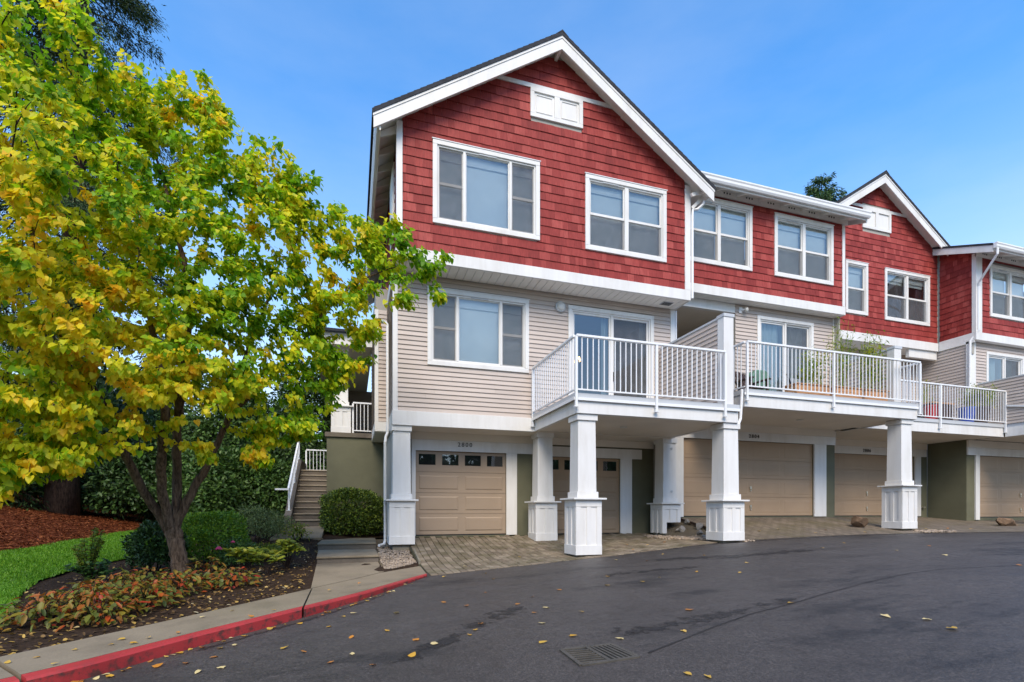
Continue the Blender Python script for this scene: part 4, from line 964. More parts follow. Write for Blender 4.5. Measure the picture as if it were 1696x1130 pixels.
# ------------------------------------------------------------------ ground, road, pavements
KX = [-40, -8, -2, 1.27, 3.3, 5.1, 6.87, 7.7, 9, 11.5, 13.5, 16, 20, 40]
KZ = [-2.6, -1.62, -1.33, -1.15, -1.04, -.93, -.80, -.75, -.70, -.645, -.615, -.6, -.58, -.45]
_sx = np.arange(-60, 90.01, 0.1); _k = np.hanning(17); _k /= _k.sum()
_sz = np.convolve(np.pad(np.interp(_sx, KX, KZ), 8, mode='edge'), _k, 'valid')
def zr(x): return np.interp(x, _sx, _sz)
CURB = np.array([(-14, -0.4), (-9, 1.2), (-5, 2.6), (-3.2, 3.85), (-2.08, 4.80), (-1.42, 5.55), (-.53, 6.45), (.13, 7.25), (.81, 8.30), (1.27, 9.02)])
BACK = np.array([(-14.6, 0.9), (-9.6, 2.3), (-5.8, 3.6), (-4.0, 4.7), (-2.85, 5.5), (-1.95, 6.45), (-.58, 7.95), (0.02, 8.80), (.55, 9.68), (1.33, 10.55)])
def resample(P, n):
    d = np.r_[0, np.cumsum(np.hypot(*np.diff(P, axis=0).T))]; s = np.linspace(0, d[-1], n)
    return np.c_[np.interp(s, d, P[:, 0]), np.interp(s, d, P[:, 1])]
BF = resample(BACK, 400)
def dback(x, y):
    """signed distance behind the sidewalk's back edge (positive in the garden)"""
    x = np.atleast_1d(np.asarray(x, float)); y = np.atleast_1d(np.asarray(y, float))
    d2 = (x[:, None] - BF[None, :, 0]) ** 2 + (y[:, None] - BF[None, :, 1]) ** 2
    i = d2.argmin(1); t = BF[np.minimum(i + 1, 399)] - BF[np.maximum(i - 1, 0)]
    s = np.sign(t[:, 0] * (y - BF[i, 1]) - t[:, 1] * (x - BF[i, 0]))
    return s * np.sqrt(d2[np.arange(len(x)), i])
def zt(x, y):
    x = np.atleast_1d(np.asarray(x, float)); y = np.atleast_1d(np.asarray(y, float)); d = dback(x, y)
    z = zr(np.maximum(x, -3.0)) - 0.02 * np.maximum(0, -3 - x) * (d < 3) + 0.085 + 0.05 * np.clip(d, 0, 13) + 0.35 * np.exp(-((x + 1.5) / 1.6) ** 2 - ((y - 15.6) / 2.2) ** 2)
    return z + 0.22 * np.maximum(0, -7.0 - x) * np.clip((y - 8) / 4, 0, 1)
def zt1(x, y): return float(zt(x, y)[0])

def sheet(name, U, V, fn, mat, kind='structure', smooth=True):
    """grid surface: fn(u,v)->(x,y,z) arrays"""
    uu, vv = np.meshgrid(U, V, indexing='ij'); x, y, z = fn(uu.ravel(), vv.ravel()); nu, nv = len(U), len(V)
    i = np.arange(nu * nv).reshape(nu, nv); q = np.stack([i[:-1, :-1], i[1:, :-1], i[1:, 1:], i[:-1, 1:]], -1).reshape(-1, 4)
    me = fast_mesh(name, np.c_[x, y, z], q, M[mat])
    if smooth: me.shade_smooth()
    return tag(link(name, me), kind=kind)

sheet('ground', np.linspace(-400, 400, 9), np.linspace(-400, 400, 9), lambda u, v: (u, v, u * 0 - 3.2), 'soil')
sheet('road', np.r_[np.linspace(-60, -10, 20), np.linspace(-9.5, 20, 119), np.linspace(21, 90, 30)], np.linspace(-70, 14, 22), lambda u, v: (u, v, zr(u)), 'asphalt')
# bed of soil behind the sidewalk
gx, gy = np.linspace(-30, 1.3, 120), np.linspace(1.5, 42, 130)
X_, Y_ = np.meshgrid(gx, gy, indexing='ij'); Zt_ = zt(X_.ravel(), Y_.ravel()).reshape(X_.shape) + rng.normal(0, 0.008, X_.shape)
D_ = dback(X_.ravel(), Y_.ravel()).reshape(X_.shape)
Zt_ = np.where(D_ < 0, zr(X_) + 0.03, Zt_)
idx = np.arange(X_.size).reshape(X_.shape); keep = (D_[:-1, :-1] > -0.5) & (D_[1:, 1:] > -0.5) & (D_[1:, :-1] > -0.5) & (D_[:-1, 1:] > -0.5)
q = np.stack([idx[:-1, :-1], idx[1:, :-1], idx[1:, 1:], idx[:-1, 1:]], -1)[keep]
me = fast_mesh('garden_bed', np.c_[X_.ravel(), Y_.ravel(), Zt_.ravel()], q, M['soil']); me.shade_smooth(); tag(link('garden_bed', me), kind='structure')
LY = [3.5, 5.2, 6.9, 8.62, 9.6, 11.0, 12.3, 14, 18, 26]; LX = [-2.9, -3.2, -3.65, -4.3, -4.6, -4.68, -4.5, -4.25, -4.0, -3.9]
def lawn_x(v): return np.interp(v, LY, LX)
def lawn_l(v): return np.interp(v, [3.5, 12, 13.2, 26], [-12, -8.0, -7.0, -7.0])
def fl_(u, v):
    x = lawn_l(v) * (1 - u) + lawn_x(v) * u; return x, v, zt(x, v) + 0.03
sheet('lawn', np.linspace(0, 1, 24), np.linspace(4.3, 26, 60), fl_, 'lawn')
def fm_(u, v):
    x = lawn_l(v) + 0.15 - (1 - u) * 14; return x, v, zt(x, v) + 0.015 + 0.012 * np.sin(x * 9.1) * np.sin(v * 7.3)
sheet('bark_mulch', np.linspace(0, 1, 60), np.linspace(9, 36, 80), fm_, 'mulch')

# sidewalk slabs with open joints, kerb stones painted red
SWK = tag(link('sidewalk', MB().prism([(-0.62, 7.4), (-0.60, 7.4), (-0.60, 7.42)], -1.42, -1.40, 'z').mesh('sidewalk', M['joint'])), kind='structure')
KRB = tag(link('kerb', MB().prism([(-0.62, 7.0), (-0.60, 7.0), (-0.60, 7.02)], -1.42, -1.40, 'z').mesh('kerb', M['joint'])), kind='structure')
cu, bk = resample(CURB, 200), resample(BACK, 200)
def at_y(P, y): return np.array([np.interp(y, P[:, 1], P[:, 0]), y])
# matching joints by parameter: kerb y -> back y
JC = [-0.3, 2.2, 4.62, 6.43, 9.02]; JB = [1.0, 3.3, 5.45, 7.98, 10.55]
KH = lambda y: np.interp(y, [6.4, 9.0], [0.115, 0.035])
for (c0, c1), (b0, b1) in zip(zip(JC, JC[1:]), zip(JB, JB[1:])):
    g = 0.012; n = 14; top = []
    for k in range(n + 1):
        yc = c0 + g + (c1 - c0 - 2 * g) * k / n; yb = b0 + g + (b1 - b0 - 2 * g) * k / n
        pc, pb = at_y(cu, yc), at_y(bk, yb); top.append((pc, pb))
    m, kb = MB(), MB()
    for (pc, pb), (qc, qb) in zip(top, top[1:]):
        def rows(c, b):
            d = (b - c) / np.hypot(*(b - c)); z = float(zr(c[0])); h = float(KH(c[1])); e = c + d * 0.155
            zb_ = float(zr(b[0])) + h + 0.01
            return c, c + d * 0.02, e, e + d * 0.006, b, z, h, zb_
        c1_, a1, e1, f1, b1_, z1, h1, zb1 = rows(pc, pb); c2_, a2, e2, f2, b2_, z2, h2, zb2 = rows(qc, qb)
        V3 = lambda p, z: (p[0], p[1], z)
        kb.quad(V3(c1_, z1 - .12), V3(c2_, z2 - .12), V3(c2_, z2 + h2 - .018), V3(c1_, z1 + h1 - .018))
        kb.quad(V3(c1_, z1 + h1 - .018), V3(c2_, z2 + h2 - .018), V3(a2, z2 + h2), V3(a1, z1 + h1))
        kb.quad(V3(a1, z1 + h1), V3(a2, z2 + h2), V3(e2, z2 + h2 + .001), V3(e1, z1 + h1 + .001))
        m.quad(V3(f1, z1 + h1 + .001), V3(f2, z2 + h2 + .001), V3(b2_, zb2), V3(b1_, zb1))
        m.quad(V3(b1_, zb1), V3(b2_, zb2), V3(b2_, zb2 - .15), V3(b1_, zb1 - .15))
    for (pc, pb) in (top[0], top[-1]):
        c_, a_, e_, f_, b_, z_, h_, zb_ = rows(pc, pb)
        kb.quad(V3(c_, z_ - .12), V3(c_, z_ + h_ - .018), V3(a_, z_ + h_), V3(e_, z_ + h_ + .001), V3(e_, z_ - .12))
        m.quad(V3(f_, z_ - .1), V3(f_, z_ + h_ + .001), V3(b_, zb_), V3(b_, zb_ - .15))
    m.build('slab', 'concrete', SWK); kb.build('kerb_stone', 'kerb', KRB)

# garden walk: sloping slab, two steps, upper pad and the landing before the stairs
WK = tag(MB().prism([(-0.66, 8.06), (0.44, 9.62), (0.52, 10.95), (-0.68, 10.85)], -1.4, -1.39, 'z').build('walkway', 'concrete'), kind='structure')
m = MB(); m.quad((-0.57, 7.95, -1.118), (0.05, 8.82, -1.112), (0.56, 9.66, -1.108), (0.52, 11.0, -1.055), (-0.68, 10.95, -1.06))
m.quad((-0.57, 7.95, -1.118), (-0.68, 10.95, -1.06), (-0.68, 10.95, -1.3), (-0.57, 7.95, -1.3)).quad((-0.57, 7.95, -1.118), (0.05, 8.82, -1.112), (0.05, 8.82, -1.3), (-0.57, 7.95, -1.3)).quad((0.05, 8.82, -1.112), (0.56, 9.66, -1.108), (0.56, 9.66, -1.3), (0.05, 8.82, -1.3)); m.build('walk_slab', 'concrete', WK)
MB().prism([(-0.67, 10.94), (0.53, 11.0), (0.54, 12.9), (-0.76, 12.9)], -1.3, -0.962, 'z').build('step_riser', 'stairc', WK)  # riser darker than its slab: the shade is put into the colour
MB().prism([(-0.68, 10.91), (0.54, 10.97), (0.54, 12.9), (-0.76, 12.9)], -0.96, -0.915, 'z').build('step_slab', 'concrete', WK, bevel=0.01)
MB().prism([(-0.77, 12.88), (0.55, 12.8), (0.63, 15.0), (-0.76, 15.0)], -1.3, -0.802, 'z').build('step_riser', 'stairc', WK)  # same darker colour for the riser's shade
MB().prism([(-0.78, 12.85), (0.56, 12.77), (0.63, 15.0), (-0.76, 15.0)], -0.80, -0.755, 'z').build('step_slab', 'concrete', WK, bevel=0.01)
m = MB(); m.quad((-2.02, 14.35, -0.70), (-0.77, 14.35, -0.70), (-0.75, 15.55, -0.425), (-1.75, 15.55, -0.425))
m.quad((-2.02, 14.35, -0.70), (-0.77, 14.35, -0.70), (-0.77, 14.35, -1.0), (-2.02, 14.35, -1.0)); m.quad((-0.77, 14.35, -0.7), (-0.75, 15.55, -0.425), (-0.75, 15.55, -1), (-0.77, 14.35, -1)); m.build('landing_slab', 'concrete', WK)
# bark strip between pad and olive wall
tag(MB().quad((-0.75, 15.0, -0.75), (0.95, 15.0, -0.75), (0.95, 16.8, -0.70), (-0.75, 16.8, -0.45)).build('planting_strip', 'soil'), kind='structure')
tag(MB().quad((0.56, 9.66, -1.12), (1.33, 10.53, -1.115), (1.33, 13.2, -0.86), (0.95, 15.0, -0.80), (0.63, 15.0, -0.80), (0.55, 12.9, -0.93), (0.53, 11.0, -1.03)).build('gravel_strip', 'gravel'), kind='structure')

# driveways
EDGE_X = [1.27, 2.33, 3.31, 4.14, 5.06, 6.9, 7.79, 9.1, 11.0, 13.05, 14.41, 16.55, 18.37, 24, 30]
EDGE_Y = [9.02, 9.2, 9.27, 9.39, 9.42, 9.62, 9.80, 9.98, 10.15, 10.15, 10.03, 9.85, 9.55, 9.2, 9.2]
def edge(x): return np.interp(x, EDGE_X, EDGE_Y)
def zd1(x, y):
    e = edge(x); s = np.clip((13.1 - y) / (13.1 - e), 0, 1); return -0.645 + (zr(x) + 0.004 + 0.645) * (1 - (1 - s) ** 1.9)
def zd2(x, y):
    e = edge(x); s = np.clip((12.75 - y) / (12.75 - e), 0, 1); return -0.185 + (zr(x) + 0.004 + 0.185) * (1 - (1 - s) ** 1.25)
def zd3(x, y):
    e = edge(x); s = np.clip((14.2 - y) / (14.2 - e), 0, 1); return -0.21 - 0.02 * (x > 21) + (zr(x) + 0.004 + 0.21) * (1 - (1 - s) ** 1.3)
def drive(name, x0, x1, ytop, fz, mat):
    def fn(u, v):
        e = edge(u); y = e + (ytop - e) * v; return u, y, fz(u, y)
    return sheet(name, np.linspace(x0, x1, 40), np.linspace(0, 1, 26), fn, mat)
DR = drive('driveway', 1.29, 8.35, 13.2, lambda x, y: zd1(x, y) - 0.012, 'joint')
drive('driveway', 8.95, 15.25, 12.78, zd2, 'driveway'); drive('driveway', 15.25, 30, 14.3, zd3, 'driveway')
MB().bar((8.985, 10.0, -0.70), (8.985, 12.7, -0.185), 0.03, 0.07).build('edging_board', 'brownwood', bpy.data.objects['driveway.001'])
MB().bar((1.32, 10.5, -1.06), (1.38, 12.1, -0.90), 0.04, 0.10).build('edging_board', 'footing', DR)
def zbank(x, y): return zd1(8.3, y) - 0.02 + (zd2(8.96, y) - zd1(8.3, y)) * np.clip((x - 8.28) / 0.68, 0, 1)
sheet('stony_bank', np.linspace(8.2, 8.99, 8), np.linspace(9.8, 12.72, 20), lambda u, v: (u, v, zbank(u, v) + 0.02 * np.sin(u * 31) * np.sin(v * 17)), 'gravel')
# paver bricks
pw_, pl_ = 0.142, 0.262
pm = MB(); a, b, h = pw_ / 2 - 0.006, pl_ / 2 - 0.006, 0.012; c = 0.008
pm.v = [(-a, -b, -0.03), (a, -b, -0.03), (a, b, -0.03), (-a, b, -0.03), (-a, -b, h - c), (a, -b, h - c), (a, b, h - c), (-a, b, h - c), (-a + c, -b + c, h), (a - c, -b + c, h), (a - c, b - c, h), (-a + c, b - c, h)]
pm.f = [(k, (k + 1) % 4, 4 + (k + 1) % 4, 4 + k) for k in range(4)] + [(4 + k, 4 + (k + 1) % 4, 8 + (k + 1) % 4, 8 + k) for k in range(4)] + [(8, 9, 10, 11)]
PAV = pm.mesh('paver', M['paver']); pv = np.array(pm.v); places = []
for i in range(int((8.3 - 1.36) / pw_)):
    x = 1.40 + i * pw_; y = 13.08 - pl_ / 2 - (0.131 if i % 2 else 0)
    while y - pl_ / 2 > float(edge(x)) - pl_ * 0.8:
        ee = float(edge(x)) + 0.01; ln = 1.0; yc = y
        if y - pl_ / 2 < ee: ln = (y + pl_ / 2 - ee) / pl_; y = y + pl_ / 2 * (1 - ln)
        sl = float(zd1(x, y + 0.1) - zd1(x, y - 0.1)) / 0.2; slx = float(zd1(x + .1, y) - zd1(x - .1, y)) / 0.2
        places.append((x, y, float(zd1(x, y)) + rng.normal(0, 0.0025), math.atan(sl), -math.atan(slx), rng.normal(0, 0.012), ln)); y = yc - pl_
places.sort(key=lambda p: p[0] ** 2 + p[1] ** 2)
for p in places[:300]:
    o = link('paver', PAV, DR); o.location = p[:3]; o.rotation_euler = p[3:6]; o.scale = (1, p[6], 1)
V_, F_ = [], []
for k, p in enumerate(places[300:]):
    R_ = np.array(Matrix.LocRotScale(Vector(p[:3]), __import__('mathutils').Euler(p[3:6]), Vector((1, p[6], 1)))); V_.append(pv @ R_[:3, :3].T + R_[:3, 3])
    F_ += [tuple(len(pv) * k + j for j in f) for f in pm.f]
if V_:
    me = bpy.data.meshes.new('paver_field'); me.from_pydata(np.concatenate(V_).tolist(), [], F_); me.materials.append(M['paver']); tag(link('paver_field', me, DR), kind='stuff')

# crack sealed across the asphalt, storm drain
CR = [(8.55, 4.43), (8.07, 4.53), (7.44, 4.72), (6.79, 4.72), (6.02, 4.62), (5.49, 4.5), (5.02, 4.4), (4.62, 4.28), (4.18, 4.17), (3.72, 4.07), (3.1, 3.84), (2.64, 3.64), (2.19, 3.45)]
m = MB(); P = resample(np.array(CR), 90); w = 0.002 + 0.006 * rng.random(90) + np.linspace(0, 0.006, 90)
for k in range(89):
    m.quad(*[(P[j][0], P[j][1] + s * w[j], float(zr(P[j][0])) + 0.004) for j, s in ((k, -1), (k + 1, -1), (k + 1, 1), (k, 1))])
M['tar'] = m_paint('crack_sealant', (0.028, 0.025, 0.024), 0.6, 0.3, 20, 0.6)
o = m.build('crack_seal', 'tar', bpy.data.objects['road'])
def m_damp():
    t = NT('damp_asphalt'); p = t.pos((1, 1, 1)); n3 = t.noise(p, 5.0, 6, 0.72); n2 = t.noise(p, 75, 3, 0.8); a = t.n('ShaderNodeAttribute'); a.attribute_name = 'leafcol'
    sx = t.n('ShaderNodeSeparateXYZ'); t.l(a.outputs['Color'], sx.inputs[0])
    t.base(t.ramp(n2, [(0.3, (0.008, 0.007, 0.007)), (0.7, (0.035, 0.031, 0.030))])); t.rough(0.55)
    k = t.math('ADD', n3, t.math('MULTIPLY_ADD', sx.outputs[0], 0.42, -0.42)); al = t.ramp(k, [(0.40, (0, 0, 0)), (0.50, (1, 1, 1))]); al = t.math('MULTIPLY', al, 0.8); t.l(al, t.b.inputs['Alpha']); t.bump(n2, 0.4, 0.004); return t.m
M['damp'] = m_damp()
def damp(pts, w0, w1, name='damp_patch'):
    P = resample(np.array(pts, float), 40); T = np.gradient(P, axis=0); T /= np.hypot(*T.T)[:, None]; N = np.c_[-T[:, 1], T[:, 0]]; W = np.linspace(w0, w1, 40)[:, None]; V, Cc = [], []
    for k, s in enumerate((-1, -0.5, 0, 0.5, 1)):
        q = P + N * W * s; V.append(np.c_[q, zr(q[:, 0]) + 0.0042]); e = np.minimum(1, np.minimum(np.arange(40), 39 - np.arange(40)) / 8); Cc.append(np.repeat((e * (1 - abs(s)))[:, None], 4, 1))
    i = np.arange(200).reshape(5, 40); q = np.stack([i[:-1, :-1], i[1:, :-1], i[1:, 1:], i[:-1, 1:]], -1).reshape(-1, 4)
    o = link(name, fast_mesh(name, np.concatenate(V), q, M['damp'], np.concatenate(Cc)), bpy.data.objects['road']); return o
damp([(-0.1, 3.75), (0.35, 4.15), (0.85, 4.65), (1.3, 5.15), (1.75, 5.6), (2.2, 6.15)], 0.22, 0.62)
damp([(1.5, 4.05), (1.95, 4.15), (2.5, 4.05), (3.1, 4.1), (3.8, 4.25), (4.6, 4.4), (5.4, 4.6)], 0.55, 0.22)
damp([(4.6, 8.4), (5.6, 8.2), (6.6, 7.6), (7.6, 7.5), (9.0, 7.4)], 0.6, 0.7)
damp([(x, float(np.interp(x, [1.3, 5, 7.8, 13, 18, 24], [8.95, 9.25, 9.65, 9.95, 9.45, 9.1]))) for x in np.linspace(3.6, 24, 30)], 0.34, 0.34)
damp([(3.2, 7.0), (4.2, 7.2), (5.2, 7.05), (6.0, 7.1)], 0.45, 0.35)
damp([(-1.9, 4.75), (-1.3, 5.45), (-.4, 6.35), (.25, 7.2), (.9, 8.2)], 0.12, 0.12)
SD = thing('storm_drain', 'cast iron storm drain grate sunk in the asphalt', 'drain', (1.84, 3.6, -1.12))
zg = lambda x: float(zr(x)) + 0.006
A_, B_, C_, D4_ = np.array((1.62, 3.82)), np.array((1.60, 3.40)), np.array((2.07, 3.39)), np.array((2.05, 3.78))
m = MB(); mid0, mid1 = (A_ + D4_) / 2, (B_ + C_) / 2
def v3(p, dz=0): return (p[0], p[1], zg(p[0]) + dz)
for p, q in ((A_, B_), (B_, C_), (C_, D4_), (D4_, A_), (mid0, mid1)): m.bar(v3(p), v3(q), 0.034, 0.012)
m.build('frame', 'iron', SD)
MB().quad(v3(A_, -0.004), v3(B_, -0.004), v3(C_, -0.004), v3(D4_, -0.004)).build('pit', 'dark', SD)
for half, n, ang in ((0, 8, 0), (1, 6, 1)):
    P00, P10 = (A_, mid0) if half == 0 else (mid0, D4_); P01, P11 = (B_, mid1) if half == 0 else (mid1, C_)
    for k in range(1, n):
        t = k / n
        p, q_ = (P00 + (P01 - P00) * t, P10 + (P11 - P10) * min(t + 0.08, 0.98))if half == 0 else (P00 + (P10 - P00) * t, P01 + (P11 - P01) * min(t + 0.06, 0.98))
        MB().bar(v3(p, 0.001), v3(q_, 0.001), 0.016 if half == 0 else 0.02, 0.008).build('bar', 'iron', SD)

# olive retaining wall with concrete cap, and the stairs beside it
RW = thing('retaining_wall', 'olive green stucco wall with concrete cap beside the stairs', 'wall', (0.1, 16.8, -0.7))
MB().box(-0.75, 0.955, 16.80, 17.0, -1.2, 2.315).box(-0.75, -0.55, 17.001, 23, -1.2, 2.315).build('wall', 'greenwall', RW)
MB().box(-0.80, 0.955, 16.74, 23, 2.317, 2.462).build('cap', 'stairc', RW, bevel=0.008)
ST = thing('staircase', 'narrow concrete staircase with white handrail climbing beside the olive wall', 'stairs', (-1.2, 15.5, -0.42))
for k in range(10):
    zt_ = -0.416 + 0.18 * (k + 1)
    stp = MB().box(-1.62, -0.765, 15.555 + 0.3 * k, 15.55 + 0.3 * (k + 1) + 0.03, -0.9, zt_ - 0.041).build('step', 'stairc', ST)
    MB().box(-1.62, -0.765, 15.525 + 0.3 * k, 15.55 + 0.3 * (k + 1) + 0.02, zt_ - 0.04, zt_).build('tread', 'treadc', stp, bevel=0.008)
MB().box(-1.75, -0.765, 18.59, 20.4, 0.5, 1.384).build('top_landing', 'stairc', ST)
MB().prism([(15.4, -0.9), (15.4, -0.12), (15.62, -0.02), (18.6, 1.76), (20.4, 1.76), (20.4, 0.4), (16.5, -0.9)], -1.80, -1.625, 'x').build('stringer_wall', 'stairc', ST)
hr = MB().bar((-1.71, 15.55, 0.62), (-1.71, 18.6, 2.45), 0.05, 0.05).build('handrail', 'white_metal', ST)
MB().bar((-1.71, 15.75, 0.25), (-1.71, 18.6, 1.95), 0.035, 0.035).build('lower_rail', 'white_metal', hr)
for yy, zb_, zt_ in ((15.72, 0.03, 0.72), (17.15, 0.88, 1.57), (18.6, 1.76, 2.48)):
    MB().box(-1.735, -1.685, yy - 0.025, yy + 0.025, zb_, zt_).build('post', 'white_metal', hr)
MB().box(-1.77, -1.65, 15.66, 15.78, 0.02, 0.035).build('post_foot', 'white_metal', hr)
MB().bar((-2.05, 15.55, 0.62), (-1.69, 15.55, 0.62), 0.05, 0.05).build('rail_return', 'white_metal', hr)
for k in range(1, 14):
    yy = 15.8 + k * 0.205; z0_ = 0.25 + (yy - 15.75) * 0.597; MB().box(-1.718, -1.702, yy - 0.008, yy + 0.008, z0_, z0_ + 0.42).build('baluster', 'white_metal', hr)
railing(ST, (-1.62, 20.3), (-0.76, 20.3), 1.52, 2.30, 1.385, spacing=0.115)

# ------------------------------------------------------------------ leaves and plants
def unit(v): return v / np.maximum(np.linalg.norm(v, axis=1, keepdims=True), 1e-9)
HEART = np.array([(0, 0), (-0.08, -0.26), (0.16, -0.49), (0.56, -0.36), (1, 0), (-0.08, 0.26), (0.16, 0.49), (0.56, 0.36)])
HPOLY = np.array([(0, 1, 2, 3, 4), (0, 4, 7, 6, 5)])
OVAL = np.array([(0, 0), (0.28, -0.44), (0.68, -0.40), (1, 0), (0.68, 0.40), (0.28, 0.44)]); OPOLY = np.array([(0, 1, 2, 3), (0, 3, 4, 5)])
NEED = np.array([(0, 0), (0.4, -0.5), (1, 0), (0.4, 0.5)])
def leaf_arrays(P, D, N, L, W, shape='oval', fold=0.25, curl=0.0):
    """P base points, D tip directions, N normals (all n,3); L length, W width"""
    D = unit(D); S = unit(np.cross(D, N)); N = unit(np.cross(S, D)); tpl = {'heart': HEART, 'oval': OVAL, 'needle': NEED}[shape]
    L = np.broadcast_to(L, (len(P),)); W = np.broadcast_to(W, (len(P),))
    k = len(tpl); a = tpl[:, 0][None, :, None]; s = tpl[:, 1][None, :, None]
    v = P[:, None] + D[:, None] * a * L[:, None, None] + S[:, None] * s * W[:, None, None] + N[:, None] * (np.abs(s) * W[:, None, None] * fold - (a ** 2) * L[:, None, None] * curl)
    base = (np.arange(len(P)) * k)[:, None, None]
    pol = {'heart': HPOLY, 'oval': OPOLY, 'needle': np.array([(0, 1, 2, 3)])}[shape][None] + base
    return v.reshape(-1, 3), pol.reshape(-1, pol.shape[-1])
def rand_dir(n): return unit(rng.normal(size=(n, 3)))

def shrub(name, label, cat, c, r, n, L, mat, aspect=0.5, shape='oval', stems=6, group=None, up=0.2, flat=0.0, lump=0.25, stem_mat='twig', fill=0.45, boxy=0):
    """leafy mass: c = ground point under it, r = (rx, ry, height)"""
    t = thing(name, label, cat, c, group)
    d = rand_dir(n); d[:, 2] = np.where(d[:, 2] < -0.75, -d[:, 2], d[:, 2])
    rad = (1 - fill * rng.random(n) ** 1.8)
    if boxy: d = d / (np.abs(d) ** boxy).sum(1, keepdims=True) ** (1 / boxy)
    ph = rng.random(6) * 6.28
    lum = 1 + lump * (np.sin(d[:, 0] * 5 + ph[0]) * np.sin(d[:, 1] * 5 + ph[1]) * 0.6 + 0.5 * np.sin(d[:, 2] * 7 + ph[2] + d[:, 0] * 4)) + rng.normal(0, 0.04, n)
    P = np.array(c) + np.array([0, 0, r[2] * 0.5]) + d * (rad * lum)[:, None] * np.array([r[0], r[1], r[2] * 0.5])
    P[:, 2] = np.maximum(P[:, 2], c[2] + 0.03)
    D = d * 0.7 + rand_dir(n) * 0.8 + np.array([0, 0, up]); N = d + rand_dir(n) * 0.6 + np.array([0, 0, 0.6 + flat])
    v, f = leaf_arrays(P, D, N, L * rng.uniform(0.65, 1.25, n), L * aspect * rng.uniform(0.8, 1.2, n), shape)
    tag(link('foliage', fast_mesh('foliage', v, f, M[mat]), t), kind='stuff')
    sm = MB()
    for k in range(stems):
        a = rng.random() * 6.28; e = np.array([math.cos(a) * r[0] * 0.6, math.sin(a) * r[1] * 0.6, r[2] * 0.75])
        b = np.array([math.cos(a), math.sin(a), 0]) * 0.06
        sm.tube([np.array(c) + b - [0, 0, 0.05], np.array(c) + b + e * [0.35, 0.35, 0.5], np.array(c) + e], [0.014, 0.01, 0.004], 5)
    sm.build('stems', stem_mat, t)
    return t
g3 = lambda x, y, dz=0.0: (x, y, zt1(x, y) + dz)

shrub('round_shrub', 'clipped round boxwood in front of the olive wall', 'shrub', (0.0, 15.75, -0.73), (0.84, 0.66, 1.32), 17000, 0.06, 'box_leaf', 0.55, lump=0.09, fill=0.4, boxy=4)
shrub('clipped_hedge', 'bright green clipped shrub behind the yellow tree trunk', 'shrub', g3(-2.75, 11.8), (0.64, 0.6, 1.02), 10000, 0.055, 'bright_leaf', 0.5, lump=0.1, fill=0.35, boxy=3)
shrub('clipped_hedge', 'dark leafy shrub left of the yellow tree trunk', 'shrub', g3(-3.42, 10.85), (0.44, 0.42, 0.85), 4800, 0.07, 'dark_leaf', 0.45, lump=0.15)
shrub('low_shrub', 'grey green loose shrub left of the stairs', 'shrub', g3(-2.35, 14.3), (0.75, 0.6, 0.95), 4200, 0.05, 'grey_leaf', 0.4, lump=0.3, fill=0.8)
shrub('low_shrub', 'pale low ground plant beside the bottom stair', 'shrub', g3(-2.15, 15.0), (0.75, 0.5, 0.5), 2400, 0.05, 'grey_leaf', 0.45, lump=0.3, fill=0.8)
shrub('purple_shrub', 'dark purple leaved shrub in the middle of the bed', 'shrub', g3(-2.62, 13.2), (0.42, 0.4, 0.75), 1800, 0.05, 'purple_leaf', 0.5, lump=0.3, fill=0.8)
rs = shrub('rose_bush', 'small rose bush with a pink bloom behind the trunk', 'rose', g3(-2.12, 11.0), (0.42, 0.36, 0.55), 1100, 0.05, 'mid_leaf', 0.6, lump=0.35, fill=0.9)
for (dx, dy, dz, r_) in ((-0.25, -0.3, 0.40, 0.055), (-0.02, -0.28, 0.52, 0.035)):
    bx, by, bz = rs.location + Vector((dx, dy, dz)); fm = MB()
    for k in range(14):
        a = k * 2.4; rr = r_ * (0.25 + 0.75 * k / 14); fm.ball((bx + rr * math.cos(a) * 0.8, by + rr * math.sin(a) * 0.8, bz + r_ * (0.5 - k / 20)), (r_ * 0.45, r_ * 0.45, r_ * 0.3), 6, 4)
    fm.build('bloom', 'pink', rs, smooth=True)
shrub('low_shrub', 'yellow green trailing plant on the sidewalk side of the rose', 'shrub', g3(-1.85, 11.9), (0.6, 0.4, 0.35), 1200, 0.06, 'lime_leaf', 0.4, lump=0.4, fill=0.9)
shrub('low_shrub', 'small yellowing plant overhanging the landing slab', 'shrub', (-1.35, 14.1, -0.74), (0.34, 0.28, 0.42), 420, 0.10, 'lime_leaf', 0.25, lump=0.3, fill=0.9, up=-0.3)

